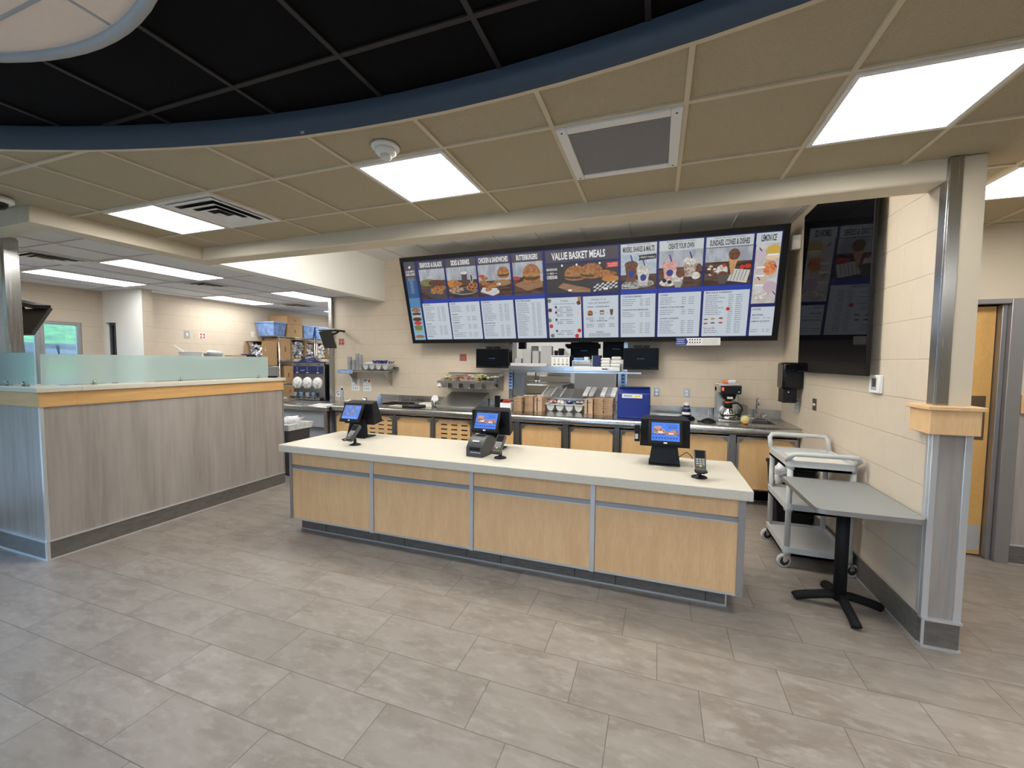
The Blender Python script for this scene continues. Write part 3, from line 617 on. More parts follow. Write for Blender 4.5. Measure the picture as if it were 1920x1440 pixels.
# ---- payment terminals with double screens
BG_SCR = emis((.06,.22,.80), 1.15); 
def pos_terminal(label, loc, rz, busy):
    t = thing('point_of_sale_terminal', label, 'cash register', (*loc, HT), rz, 'ordering terminals on the front counter')
    b = B(); b.hexa([(-.115,-.02,0),(.115,-.02,0),(.115,.17,0),(-.115,.17,0),(-.115,-.02,.012),(.115,-.02,.012),(.115,.17,.012),(-.115,.17,.012)],BLACK)
    b.hexa([(-.115,-.01,.012),(.115,-.01,.012),(.11,.05,.012),(-.11,.05,.012),(-.088,.02,.19),(.088,.02,.19),(.088,.06,.19),(-.088,.06,.19)],BLACK); b.build('base', t, .006)
    b = B(); b.hexa([(-.185,.045,.135),(.185,.045,.135),(.155,.23,.15),(-.155,.23,.15),(-.180,.03,.352),(.180,.03,.352),(.150,.14,.372),(-.150,.14,.372)],BLACK)
    for i in range(6): b.box((.10,.030,.20+.018*i),(.15,.040,.206+.018*i),BLACKM)
    b.build('housing', t, .010)
    b = B(); M = Matrix.Translation((0,-.055,.262)) @ Matrix.Rotation(-.50,4,'X'); b.box((-.122,-.012,-.098),(.122,.014,.098),BLACKM,M); b.box((-.04,.014,-.05),(.04,.10,.0),BLACKM,M); scr = b.build('customer_display', t, .010)
    b = B(); D = lambda u,v,d=.0: M @ Vector((u,-.0125-d,v)); U = (M.to_3x3() @ X_); Vv = (M.to_3x3() @ Z_)
    b.face([D(-.100,-.068),D(.100,-.068),D(.100,.078),D(-.100,.078)], BG_SCR)
    if busy:
        rows = [(emis((.30,.055,.05),.9,(.75,.45,.35),90), [(-.045,.008,.045,.024),(.02,-.006,.03,.018),(.062,.0,.03,.022)]), (emis((.65,.42,.38),.9), [(-.055,.038,.03,.012)]), (emis((.9,.85,.85),1.), [(-.035,.0,.02,.008),(.04,-.008,.02,.006)])]
        for q, (mm, es) in enumerate(rows):
            for u, v, ru, rv in es:
                b.face([D(u+ru*math.cos(2*PI*i/20), v+rv*math.sin(2*PI*i/20), .0006+.0003*q) for i in range(20)], mm)
        b.face([D(-.1,-.020,.0004),(D(.1,-.020,.0004)),D(.1,-.014,.0004),D(-.1,-.014,.0004)], emis((.03,.05,.35),1.))
        dk = emis((.01,.05,.35),1.)
        b.text('LET CRAVINGS', D(.045,.052,.001), U, Vv, .011, dk, .080); b.text('BEGIN', D(.052,.034,.001), U, Vv, .013, dk, .062, .012)
        for i in range(9):
            u = -.085+.0205*i; b.face([D(u+.0065*math.cos(2*PI*j/12), -.045+.0065*math.sin(2*PI*j/12), .0008) for j in range(12)], dk)
    else:
        cols = [(.35,.30,.42),(.30,.42,.75),(.22,.25,.45),(.45,.42,.55)]
        for i in range(4):
            for j in range(3):
                u = -.075+.043*i; v = .055-.037*j; b.face([D(u-.018,v-.015,.0005),D(u+.018,v-.015,.0005),D(u+.018,v+.015,.0005),D(u-.018,v+.015,.0005)], emis(cols[(i+j)%4], .9, (.12,.2,.6), 120))
        for i in range(5):
            u = -.08+.036*i; b.face([D(u-.014,-.062,.0005),D(u+.014,-.062,.0005),D(u+.014,-.045,.0005),D(u-.014,-.045,.0005)], emis((.25,.4,.95),1.))
    b.face([D(-.012,-.088),D(.012,-.088),D(.012,-.078),D(-.012,-.078)], WHITE); b.build('screen_picture', scr)
    return t
pos_terminal('black double-screen ordering terminal at the left end of the front counter', (-2.90,3.42), .0, False)
pos_terminal('black double-screen ordering terminal behind the receipt printer', (-1.41,3.38), .0, True)
t3 = pos_terminal('black double-screen ordering terminal at the right end with a card reader on its side', (.067,3.365), .02, True)
b = B(); b.box((-.225,-.005,.175),(-.185,.05,.30),BLACK); b.box((-.222,-.008,.195),(-.198,-.004,.235),LGREY); b.build('card_swiper', t3, .004)
b = B(); b.tube([(-.0,-.03,.02),(.06,-.035,.05),(.12,-.05,.105),(.15,-.10,.14),(.17,-.17,.135),(.180,-.235,.125)], .0028, BLACK, 8); tag(b.build('cable'), 'thin black cable from the right terminal to its card reader', 'cable').location = (.067,3.345,HT)

def pin_pad(label, loc, rz):
    t = thing('card_reader', label, 'card reader', (*loc,HT), rz, 'card readers on round stands')
    b = B(); b.lathe([(.052,0),(.052,.004),(.045,.009),(.018,.017),(.014,.024),(.014,.055)], (0,0,0), BLACK, 28); b.build('stand', t)
    M = Matrix.Translation((0,-.020,.118)) @ Matrix.Rotation(-.80,4,'X')
    b = B(); b.hexa([M@Vector(p) for p in ((-.035,-.012,-.085),(.035,-.012,-.085),(.030,.03,-.085),(-.030,.03,-.085),(-.041,-.016,.085),(.041,-.016,.085),(.034,.022,.085),(-.034,.022,.085))],DGREY); b.box((-.02,-.0,-.06),(.02,.05,-.01),BLACK,M); b.build('body', t, .006)
    b = B(); b.hexa([M@Vector(p) for p in ((-.030,-.0165,.018),(.030,-.0165,.018),(.030,-.010,.018),(-.030,-.010,.018),(-.031,-.018,.076),(.031,-.018,.076),(.031,-.010,.076),(-.031,-.010,.076))],SCRB); b.build('screen', t)
    b = B()
    for r in range(4):
        for c in range(3):
            m = (RED, YEL, GREEN)[c] if r == 3 else GREY
            u = -.019+.019*c; v = .003-.017*r; b.box((u-.0070,-.0180,v-.005),(u+.0070,-.010,v+.004),m,M)
    b.build('keypad', t)
    b = B(); b.tube([M@Vector(p) for p in ((-.036,-.004,-.075),(-.036,-.03,-.105),(0,-.036,-.118),(.036,-.03,-.105),(.036,-.004,-.075))], .005, BLACK, 8); b.build('card_guide', t)
    return t
pin_pad('black card reader on a round stand at the left end of the counter', (-2.665,3.125), -.12)
pin_pad('black card reader on a round stand right beside the receipt printer', (-1.205,3.135), -.08)
pin_pad('black card reader on a round stand at the right end of the counter', (.292,3.10), .0)

t = thing('receipt_printer', 'dark grey receipt printer on the quartz counter', 'printer', (-1.405,3.205,HT), -.10)
b = B(); prof = [(-.125,0),(.125,0),(.125,.125),(.06,.155),(-.01,.165),(-.065,.150),(-.105,.105),(-.125,.075)]
b.prism([(-.078,y,z) for y, z in prof], (.156,0,0), DGREY); b.build('body', t, .006)
b = B(); b.box((-.045,-.128,.055),(.055,-.122,.082),BLACKM); b.box((-.035,-.1285,.036),(.045,-.124,.041),LGREY); b.cyl((.055,-.1275,.038),(.055,-.124,.038),.005,LGREY,seg=10); b.build('front_slot', t)
b = B(); b.hexa([(-.04,-.028,.164),(.045,-.028,.164),(.045,.018,.166),(-.04,.018,.166),(-.04,-.028,.169),(.045,-.028,.169),(.045,.018,.171),(-.04,.018,.171)],BLACKM); b.build('paper_exit', t, .002)
b = B(); M = Matrix.Translation((0,-.092,.1275)) @ Matrix.Rotation(math.radians(48),4,'X'); b.box((-.033,-.008,.0),(.033,.008,.0022),LGREY,M); b.build('name_plate', t)

# ================================================================== MENU BOARD (tilted, lit)
P0 = Vector((0,5.87,1.953)); DV = Vector((0,5.5-5.87,3.237-1.953)).normalized(); DN = X_.cross(DV)   # DN points to the room
mbt = thing('menu_board', 'long black framed wall of lit menu screens tilted over the back counter', 'menu board', (-1.22,5.98,2.0)); MO = mbt.location
def mp(u, v, d=0.): return P0 + X_*u + DV*v + DN*d
def mbox(b, u0, v0, u1, v1, d0, d1, m): return b.hexa([mp(u0,v0,d0),mp(u1,v0,d0),mp(u1,v0,d1),mp(u0,v0,d1),mp(u0,v1,d0),mp(u1,v1,d0),mp(u1,v1,d1),mp(u0,v1,d1)],m)
U0, U1, VH = -3.795, 1.372, 1.340
b = B(MO); mbox(b,U0,0,U1,VH,-.13,-.012,BLACKM); b.build('cabinet', mbt)
b = B(MO); mbox(b,U0,-.004,U1,.047,-.012,.022,BLACKM); mbox(b,U0,1.276,U1,VH,-.012,.022,BLACKM); mbox(b,U0,.047,-3.755,1.276,-.012,.022,BLACKM); mbox(b,1.308,.047,U1,1.276,-.012,.022,BLACKM); b.build('frame', mbt)
b = B(MO); b.box((-3.2,5.75,3.05),(-3.1,YB,3.10),BLACKM); b.box((.5,5.75,3.05),(.6,YB,3.10),BLACKM); b.box((-3.2,5.98,2.05),(-3.1,YB,2.10),BLACKM); b.box((.5,5.98,2.05),(.6,YB,2.10),BLACKM); b.build('wall_bracket', mbt)
NB1 = emis((.010,.018,.13), .9); NB2 = emis((.015,.045,.36), .9); TXT = emis((.80,.82,.84), .92); WPAN = emis((.60,.66,.73), .90); INK = emis((.07,.08,.13), .9); INK2 = emis((.03,.03,.05), .9); HDR = emis((.07,.06,.075), .9); HDW = emis((.60,.64,.66), .88)
b = B(MO); b.face([mp(-3.765,.05,0),mp(1.322,.05,0),mp(1.322,1.292,0),mp(-3.765,1.292,0)], NB1)
for a, c in ((-3.50,-3.04),(-3.03,-1.53),(-.485,-.03),(-.02,.50),(.50,1.03)): b.face([mp(a,.628,.0004),mp(c,.628,.0004),mp(c,.690,.0004),mp(a,.690,.0004)], NB2)
b.build('screen_background', mbt)
class Pan:
    "one picture or text panel of the board: u,v in 0..1"
    def __init__(s, u0, v0, u1, v1): s.a = (u0,v0,u1,v1); s.b = B(MO); s.k = 0
    def P(s, x, y): s.k; u0,v0,u1,v1 = s.a; return mp(u0+(u1-u0)*x, v0+(v1-v0)*y, .0008+s.k*.00012)
    def rect(s, x0, y0, x1, y1, m): s.k += 1; s.b.face([s.P(x0,y0),s.P(x1,y0),s.P(x1,y1),s.P(x0,y1)], m); return s
    def poly(s, pts, m): s.k += 1; s.b.face([s.P(*p) for p in pts], m); return s
    def ell(s, cx, cy, rx, ry, m, a0=0, a1=360, n=22):
        s.k += 1; cl = lambda v: min(1., max(0., v)); s.b.face([s.P(cl(cx+rx*math.cos(math.radians(a0+(a1-a0)*i/n))), cl(cy+ry*math.sin(math.radians(a0+(a1-a0)*i/n)))) for i in range(n if a1-a0 >= 360 else n+1)], m); return s
    def text(s, body, x, y, h, m, w=None, align='C', bold=.0):
        s.k += 1; u0,v0,u1,v1 = s.a; s.b.text(body, s.P(x,y), X_, DV, h*(v1-v0), m, None if w is None else w*(u1-u0), bold, align); return s
    def lines(s, rows, m, seed=1, h=.012):
        "rows of print too small to read"
        rnd = random.Random(seed); s.k += 1
        for y, segs in rows:
            for x0, x1 in segs:
                x = x0
                while x < x1-.01:
                    w = min(x1-x, .03+rnd.random()*.07); s.b.face([s.P(x,y),s.P(x+w*.85,y),s.P(x+w*.85,y+h),s.P(x,y+h)], m); x += w+.004
        return s
    def done(s, name): return s.b.build(name, mbt)
wall_c = emis((.34,.36,.40), .85, (.50,.53,.58), 14, (1,1,.3)); wood_c = emis((.035,.018,.013), .9, (.13,.068,.042), 10, (.5,1,3)); bun = emis((.28,.10,.035), .9, (.46,.21,.085), 26); fried = emis((.24,.075,.022), .9, (.52,.24,.085), 45)
meat = emis((.07,.022,.012), .9, (.16,.055,.03), 60); chs = emis((.62,.25,.03), .9, (.45,.20,.06), 40); lett = emis((.10,.13,.04), .9, (.26,.27,.12), 60); cream = emis((.45,.42,.38), .9, (.78,.75,.71), 34); darkc = emis((.018,.015,.018), .9); tom = emis((.50,.05,.03), .9)
plate = emis((.06,.06,.07), .9); boardc = emis((.36,.20,.10), .9, (.26,.14,.07), 14, (.5,1,4)); choc = emis((.10,.035,.02), .9, (.20,.09,.055), 40); pnk = emis((.55,.26,.22), .9, (.74,.46,.42), 34); redc = emis((.62,.03,.02), .9)
def burger(p, cx, cy, s, sy=1.0):
    p.ell(cx,cy-.30*s,.50*s,.16*s*sy,bun); p.ell(cx,cy-.14*s,.54*s,.15*s*sy,meat); p.ell(cx,cy-.05*s,.56*s,.08*s*sy,lett); p.poly([(cx-.5*s,cy+.02*s),(cx+.5*s,cy+.02*s),(cx+.2*s,cy-.16*s),(cx-.05*s,cy-.02*s),(cx-.3*s,cy-.14*s)],chs); p.ell(cx,cy+.02*s,.52*s,.42*s*sy,bun,0,180)
def photo_bg(p, hz=.55, w=None): p.rect(0,0,1,1,w or wall_c); p.rect(0,0,1,hz,wood_c)
def cup(p, x, y, s, body, lid, straw=(.03,.03,.2), logo=True):
    p.poly([(x-.11*s,y),(x+.11*s,y),(x+.16*s,y+.42*s),(x-.16*s,y+.42*s)], body); p.ell(x,y+.42*s,.17*s,.10*s,lid)
    p.poly([(x+.02*s,y+.48*s),(x+.05*s,y+.48*s),(x+.0*s,y+.66*s),(x-.03*s,y+.66*s)], emis(straw,.9))
    if logo: p.ell(x,y+.2*s,.075*s,.085*s,emis((.03,.05,.28),.9))
def sub(a, b_, c, d): return Pan(a,b_,c,d)
# -- deluxe strip
p = sub(-3.75,.05,-3.555,1.272); p.rect(0,0,1,1,emis((.03,.10,.25),.9)); p.rect(0,.78,1,1,HDR); p.rect(0,.0,1,.42,emis((.25,.48,.66),.9)); p.rect(0,.42,1,.55,emis((.09,.24,.45),.9))
p.text("CULVER'S",.5,.87,.022,TXT,.80,bold=.02); p.text('DELUXE',.5,.832,.028,TXT,.80,bold=.02); p.poly([(.38,.925),(.5,.915),(.64,.94),(.5,.95)],TXT)
p.lines([(.80-.0145*i, [(.18,.82)] if i < 3 else [(.34,.66)]) for i in range(14)], emis((.45,.55,.70),.9), 3, .004)
for yy, rx, ry, m in ((.395,.42,.028,bun),(.345,.42,.018,meat),(.318,.40,.012,cream),(.275,.42,.026,meat),(.225,.36,.024,redc),(.175,.40,.022,lett),(.145,.38,.016,lett),(.115,.38,.014,emis((.35,.42,.18),.9)),(.045,.44,.022,bun)): p.ell(.5,yy,rx,ry,m)
p.done('deluxe_panel')
hdr_rows = []
def header(u0, u1, txt, white=False, small=None, w=.85):
    p = sub(u0,1.142,u1,1.262); p.rect(0,0,1,1,HDW if white else HDR)
    if small: p.text(small,.5,.80,.12,INK2,.66)
    p.text(txt,.5,.16 if small else .24,.52 if small else .56,INK2 if white else TXT,w,bold=.03); p.done('panel_heading')
header(-3.50,-3.055,'SEAFOOD & SALADS'); header(-3.03,-2.54,'SIDES & DRINKS',w=.62); header(-2.512,-2.012,'CHICKEN & SANDWICHES',w=.90); header(-1.975,-1.535,'BUTTERBURGERS',w=.70)
header(-.487,-.048,'MIXERS, SHAKES & MALTS',True,'FRESH FROZEN CUSTARD',.88); header(-.018,.487,'CREATE YOUR OWN',True,'FRESH FROZEN CUSTARD',.58); header(.515,1.02,'SUNDAES, CONES & DISHES',True,'FRESH FROZEN CUSTARD',.84); header(1.045,1.30,'LEMON ICE',True,None,.60)
p = sub(-1.49,1.098,-.518,1.256); p.rect(0,0,1,1,HDR); p.text('VALUE BASKET MEALS',.46,.24,.56,TXT,.74,bold=.03); p.done('panel_heading')
# -- photographs
p = sub(-3.50,.69,-3.062,1.142); photo_bg(p,.62); p.ell(.32,.56,.32,.12,lett); p.ell(.62,.54,.30,.10,meat); p.ell(.62,.24,.42,.22,plate); 
for x,y in ((.5,.34),(.66,.38),(.8,.32),(.6,.24),(.75,.22),(.88,.38),(.48,.24)): p.ell(x,y,.12,.06,fried)
p.done('seafood_photo')
p = sub(-3.03,.69,-2.54,1.142); photo_bg(p,.58); p.rect(.5,.42,.68,.80,emis((.10,.05,.03),.9)); p.ell(.59,.80,.10,.05,cream); p.rect(.50,.62,.68,.70,emis((.05,.05,.12),.9)); p.ell(.82,.62,.05,.16,emis((.5,.55,.6),.9)); p.ell(.82,.62,.03,.12,wood_c)
for x,y in ((.08,.50),(.18,.54),(.3,.5),(.12,.42),(.26,.44),(.4,.46)): p.ell(x,y,.10,.07,chs if x<.2 else fried)
p.ell(.55,.22,.42,.12,emis((.30,.32,.38),.9)); p.ell(.55,.23,.40,.10,plate)
for x,y in ((.1,.26),(.22,.3),(.34,.24),(.46,.28),(.3,.36),(.18,.2)): p.ell(x,y,.075,.06,emis((.55,.38,.25),.9,(.25,.13,.07),40))
for x,y in ((.72,.32),(.84,.28),(.92,.38),(.80,.40)): p.ell(x,y,.10,.09,fried); p.ell(x,y,.04,.035,meat)
p.done('sides_photo')
p = sub(-2.512,.69,-2.012,1.142); photo_bg(p,.50); p.ell(.72,.42,.28,.10,boardc); burger(p,.78,.72,.34,1.3); p.poly([(.02,.16),(.40,.02),(.62,.10),(.55,.26),(.10,.30)],emis((.60,.62,.68),.9))
for x,y,a,c in ((.12,.48,.13,.05),(.22,.40,.14,.05),(.30,.30,.10,.12),(.18,.58,.12,.05),(.48,.36,.16,.07),(.26,.22,.08,.06)): p.ell(x,y,a,c,fried)
p.ell(.50,.17,.12,.05,cream); p.ell(.62,.38,.07,.04,cream); p.ell(.10,.66,.10,.04,tom); p.done('chicken_photo')
p = sub(-1.975,.69,-1.535,1.142); photo_bg(p,.55); p.poly([(.02,.32),(.45,.12),(.95,.22),(.98,.42),(.5,.5)],boardc); burger(p,.62,.62,.56,1.25); p.ell(.10,.52,.14,.06,tom); p.rect(.90,.40,.99,.62,emis((.55,.45,.45),.9)); p.done('burger_photo')
p = sub(-1.49,.685,-.518,1.075); p.rect(0,0,1,1,emis((.045,.04,.042),.9)); p.poly([(.16,.22),(.36,.02),(.62,.0),(.62,.12),(.24,.36)],boardc); burger(p,.42,.62,.30,2.4); burger(p,.64,.66,.30,2.4)
p.ell(.80,.60,.14,.12,fried); p.ell(.90,.42,.12,.10,chs); p.ell(.88,.58,.10,.08,fried)
for i in range(9):
    for j in range(4):
        if (i+j) % 2 == 0: x = .66+.036*i; y = .01+.06*j+.012*i; p.poly([(x,y),(min(x+.036,1),y+.012),(min(x+.046,1),y+.072),(x+.010,y+.06)], emis((.62,.64,.66),.9))
p.text('SMOKEHOUSE',.085,.80,.075,TXT,.155,bold=.02); p.text('BBQ',.085,.68,.055,TXT,.05,bold=.02); p.text('CHEDDAR',.085,.52,.11,TXT,.155,bold=.03); p.rect(.01,.70,.05,.71,TXT); p.rect(.12,.70,.16,.71,TXT)
for x in (.235,.44,.755): p.ell(x,.95,.014,.04,TXT)
p.poly([(.84,.78),(1,.80),(1,.97),(.84,.95),(.85,.87)],emis((.62,.04,.03),.9)); p.text('ON A CHEDDAR',.925,.885,.045,TXT,.125); p.text('CHEESE BUN!',.925,.82,.045,TXT,.12)
p.rect(.31,.06,.36,.13,TXT); p.rect(.80,.06,.86,.13,TXT); p.done('barbecue_photo')
p = sub(-.487,.69,-.048,1.142); photo_bg(p,.42,emis((.42,.50,.58),.85,(.55,.62,.70),20)); p.ell(.5,.16,.46,.12,emis((.45,.44,.43),.9,(.10,.08,.07),60)); cup(p,.30,.22,1.12,choc,choc); cup(p,.64,.10,1.12,cream,cream)
p.poly([(.50,.80),(.99,.83),(.99,.96),(.50,.94),(.53,.87)],darkc); p.text('PERFECT PAIRING',.76,.855,.05,TXT,.40); p.lines([(.13-.05*i,[(.02,.30+.1*i)]) for i in range(3)],TXT,5,.02); p.done('shakes_photo')
p = sub(-.018,.69,.487,1.142); photo_bg(p,.55); cup(p,.26,.20,1.05,pnk,pnk); cup(p,.72,.28,1.0,emis((.25,.13,.09),.9,(.6,.52,.45),30),cream,logo=False); p.ell(.22,.14,.20,.10,cream); p.ell(.14,.20,.05,.05,darkc); p.ell(.26,.16,.05,.05,darkc)
p.ell(.45,.30,.13,.20,cream); p.poly([(.34,.16),(.58,.16),(.52,.0),(.40,.0)],emis((.35,.33,.30),.9)); p.ell(.50,.40,.10,.14,choc); p.ell(.86,.30,.10,.10,cream); p.ell(.92,.50,.06,.12,choc); p.done('sundae_photo')
p = sub(.515,.70,1.02,1.135); photo_bg(p,.62); 
for i in range(16): rr = random.Random(i); p.ell(.06+.32*rr.random(),.26+.26*rr.random(),.045,.03,choc if i%2 else cream)
p.ell(.38,.38,.12,.16,cream); p.ell(.40,.24,.13,.12,choc); p.poly([(.28,.24),(.54,.24),(.46,.02),(.34,.02)],emis((.10,.08,.08),.9)); p.ell(.42,.52,.04,.05,redc); p.poly([(.50,.10),(.92,.02),(.98,.36),(.62,.42)],emis((.62,.60,.56),.9))
for i in range(5): p.poly([(.56+.07*i,.09),(.575+.07*i,.09),(.64+.07*i,.38),(.625+.07*i,.38)],emis((.18,.18,.2),.9))
p.poly([(.50,.72),(.72,.70),(.60,.26),(.57,.26)],emis((.50,.24,.09),.9,(.62,.36,.16),60)); p.ell(.62,.80,.12,.15,choc); p.ell(.80,.45,.05,.06,redc); p.ell(.92,.47,.07,.06,redc); p.done('cone_photo')
p = sub(1.05,.452,1.30,1.142); p.rect(0,0,1,1,emis((.52,.47,.44),.9,(.66,.63,.62),8)); p.ell(.72,.88,.30,.09,emis((.65,.42,.08),.9)); p.ell(.70,.78,.28,.05,emis((.8,.6,.4),.9)); p.ell(.65,.60,.30,.12,emis((.62,.16,.04),.9,(.75,.35,.16),30)); p.ell(.30,.40,.28,.11,emis((.62,.50,.40),.9)); p.ell(.72,.28,.30,.10,emis((.55,.42,.48),.9)); p.ell(.35,.15,.28,.09,cream); p.ell(.20,.82,.24,.10,emis((.58,.50,.55),.9))
for x,y in ((.12,.94),(.15,.46),(.85,.20),(.78,.66)): p.poly([(x,y),(x+.05,y),(x+.16,y-.06),(x+.11,y-.06)],emis((.03,.03,.14),.9))
for y in (.86,.66,.52,.36): p.rect(.1 if y<.7 else .5,y-.06,.45 if y<.7 else .95,y-.03,TXT)
p.done('lemon_ice_photo')
# -- price panels
def textpan(u0, u1, heads, name, v1=.628, seed=1, price=True, build=True, v0=.055):
    p = sub(u0,v0,u1,v1); p.rect(0,0,1,1,WPAN); sc = .573/(v1-v0)
    for y, t, w in heads: p.text(t,.05,y,.030*sc,INK2,w*1.12,'L',.02)
    ys = [h[0] for h in heads]+[0.0]; rows = []; rnd = random.Random(seed)
    for q in range(len(heads)):
        y = ys[q]-.055*sc; 
        while y > ys[q+1]+.07*sc:
            r = [(.05,.05+.25+.18*rnd.random())]
            if price: r += [(.56,.66),(.72,.86)]
            rows.append((y,r)); y -= .045*sc
    p.lines(rows,INK,seed,.010*sc)
    if build: p.done(name)
    return p
textpan(-3.52,-3.072,[(.945,'SEAFOOD',.22),(.42,'SALADS',.18),(.07,'DRESSING',.20)],'price_panel',seed=2)
textpan(-3.05,-2.543,[(.945,'SIDES',.14),(.66,'DRINKS',.18),(.44,'COMBOS',.2),(.22,'KIDS',.13)],'price_panel',seed=3)
textpan(-2.517,-2.008,[(.945,'CHICKEN',.20),(.40,'SANDWICHES',.30)],'price_panel',seed=4)
textpan(-1.975,-1.532,[(.945,'BUTTERBURGERS',.42)],'price_panel',seed=5)
p = sub(-1.49,.055,-1.02,.628); p.rect(0,0,1,1,WPAN); p.text('Create',.5,.90,.05,INK2,.22); p.text('YOUR OWN BUTTERBURGER',.5,.835,.024,INK2,.66)
for k, y in enumerate((.77,.64,.46,.18)): p.ell(.24,y,.035,.03,INK2); p.lines([(y-.01,[(.36,.72)]),(y-.06,[(.25,.45),(.55,.75)]),(y-.10,[(.25,.45),(.55,.75)])],INK,k+20)
for x,y,m in ((.05,.93,lett),(.07,.30,tom),(.03,.45,lett),(.1,.06,lett),(.93,.86,meat),(.95,.6,cream),(.93,.18,redc),(.85,.05,redc),(.06,.7,meat),(.96,.95,chs)): p.ell(x,y,.06,.05,m)
p.done('create_panel')
p = sub(-.992,.055,-.52,.628); p.rect(0,0,1,1,WPAN); p.text('MAKE IT A',.45,.90,.036,INK2,.42); p.text('VALUE BASKET',.45,.82,.036,INK2,.64); p.lines([(.74,[(.12,.30),(.36,.75)]),(.40,[(.18,.32),(.38,.70)]),(.13,[(.38,.58)])],INK2,31,.016)
burger(p,.20,.60,.15,1.0); p.rect(.48,.56,.60,.66,choc); p.rect(.49,.58,.59,.62,cream); p.poly([(.78,.54),(.84,.54),(.86,.68),(.76,.68)],choc)
for x in (.36,.68): p.rect(x-.015,.60,x+.015,.605,INK2); p.rect(x-.004,.59,x+.004,.615,INK2)
p.lines([(.48-.035*i,[(.08,.30),(.45,.62),(.74,.9)]) for i in range(2)]+[(.33-.035*i,[(.08,.30),(.42,.62),(.74,.9)]) for i in range(3)]+[(.09-.03*i,[(.15,.78)]) for i in range(3)],INK,32,.01); p.done('basket_panel')
textpan(-.49,-.05,[(.935,'CONCRETE MIXERS',.50),(.63,'HANDCRAFTED BEVERAGES',.68),(.38,'',.1)],'price_panel',seed=6)
textpan(-.015,.49,[(.935,'CONES',.16),(.66,'CREATE YOUR OWN BEEF',.52),(.41,'CLASSIC SUNDAES',.40)],'price_panel',seed=7)
p = textpan(.52,1.027,[(.945,'MIX-INS & TOPPINGS',.50)],'x',seed=8,build=False); p.rect(.02,.18,.50,.46,WPAN)
for i,(x,y) in enumerate(((.08,.38),(.24,.39),(.42,.40),(.08,.29),(.24,.30),(.42,.30),(.08,.20),(.24,.20))): p.ell(x,y,.05,.018,(lett,chs,choc,tom,choc,tom,cream,cream)[i])
p.ell(.56,.60,.045,.04,redc); p.done('price_panel')
textpan(1.06,1.31,[(.90,'COOLER',.34),(.70,'SMOOTHIES',.44),(.48,'LEMON ICE PINTS',.7),(.3,'',.1)],'price_panel',v1=.41,seed=9)
# small sign fixed under the frame
t = thing('allergen_sign', 'small blue and white sign hanging under the menu board frame', 'sign', (.48,5.86,1.95)); o = t.location
b = B(o); b.box((.218,5.825,1.888),(.742,5.832,1.984),PAPER); b.box((.40,5.832,1.93),(.56,5.86,1.945),BLACKM); b.build('board', t)
b = B(o); b.prism([(.218,5.8235,1.890),(.340,5.8235,1.890),(.362,5.8235,1.936),(.340,5.8235,1.982),(.218,5.8235,1.982)], (0,.001,0), CBLUE); b.text('WE HONOR',(.275,5.8225,1.956),X_,Z_,.014,WHITE,.085); b.text('PREMIER',(.275,5.8225,1.932),X_,Z_,.014,WHITE,.085); b.text('GUARANTEES',(.275,5.8225,1.906),X_,Z_,.014,WHITE,.10)
for i in range(5):
    for j in range(2): x = .385+.03*i; z = 1.960-.035*j; b.cyl((x,5.8245,z),(x,5.8235,z),.009,(DGREY if (i*3+j)%3 else CBLUE),seg=12)
rnd = random.Random(4)
for j in range(6): b.box((.535,5.824,1.966-.013*j),(.535+.17+.03*rnd.random(),5.8248,1.971-.013*j),LGREY)
b.build('print', t)

# ================================================================== BACK COUNTER
BY, BZ = 5.29, .94; BX0 = -4.965
dd = [(-4.95,-4.44,0),(-4.38,-3.835,1),(-3.776,-3.165,0),(-3.105,-2.507,1),(-2.455,-1.845,0),(-1.760,-1.171,0),(-1.080,-.502,0),(-.424,.160,0),(.222,.812,0),(.893,1.488,0)]
pos = ['at the far left of the block wall', 'with slots, second from the left', 'third from the left', 'with slots, right of the left terminal', 'left of the receipt printer terminal', 'below the left paper bags', 'below the right paper bags', 'below the blue box', 'below the coffee maker', 'below the sink']
for k, (a, c, sl) in enumerate(dd):
    t = thing('back_cabinet', 'maple door cabinet of the back counter '+pos[k], 'cabinet', ((a+c)/2,5.7,0), 0, 'maple door cabinets of the back counter'); o = t.location
    n = dd[k+1][0] if k < 9 else XR
    b = B(o); b.box((a-.008,BY+.091,.18),(min(c+.012,n-.02),YB-.003,BZ-.21),STEEL_D); b.build('carcass', t)
    b = B(o); b.box((c+.002,BY+.062,.165),(n-.012,BY+.09,BZ-.105),STEEL_D); b.build('steel_post', t)
    d = B(o); d.box((a+.016,BY+.068,.205),(c-.016,BY+.09,BZ-.145),MAPLE_D)
    if sl:
        for i in range(3):
            for j in range(8): x = a+.105+.165*i; z = .715-.067*j; d.box((x,BY+.0668,z),(x+.10,BY+.069,z+.017),BLACKM)
    dr = d.build('door', t)
    f = B(o); y0, y1 = BY+.058, BY+.085; z0, z1 = .19, BZ-.13
    f.box((a,y0,z0),(a+.018,y1,z1),STEEL); f.box((c-.018,y0,z0),(c,y1,z1),STEEL); f.box((a+.018,y0,z0),(c-.018,y1,z0+.016),STEEL); f.box((a+.018,y0,z1-.018),(c-.018,y1,z1),STEEL)
    f.build('door_frame', dr)
    for x, sx in ((a+.016,1),(c-.016,-1)):
        f = B(o); zt = z1-.016; pts = [(x,y0+.002,zt),(x+sx*.055,y0+.002,zt),(x+sx*.05,y0+.002,zt-.02),(x+sx*.02,y0+.002,zt-.045),(x,y0+.002,zt-.055)]; f.prism(pts, (0,.02,0), STEEL_D); f.build('corner_bracket', dr)
b = B(); b.box((BX0,5.60,0),(XR-.02,YB-.004,.16),BLACKM); b.box((BX0,5.596,0),(XR-.004,5.60,.012),ALU); tag(b.build('kick_board'), 'black kick board running under the back counter', 'kick board')
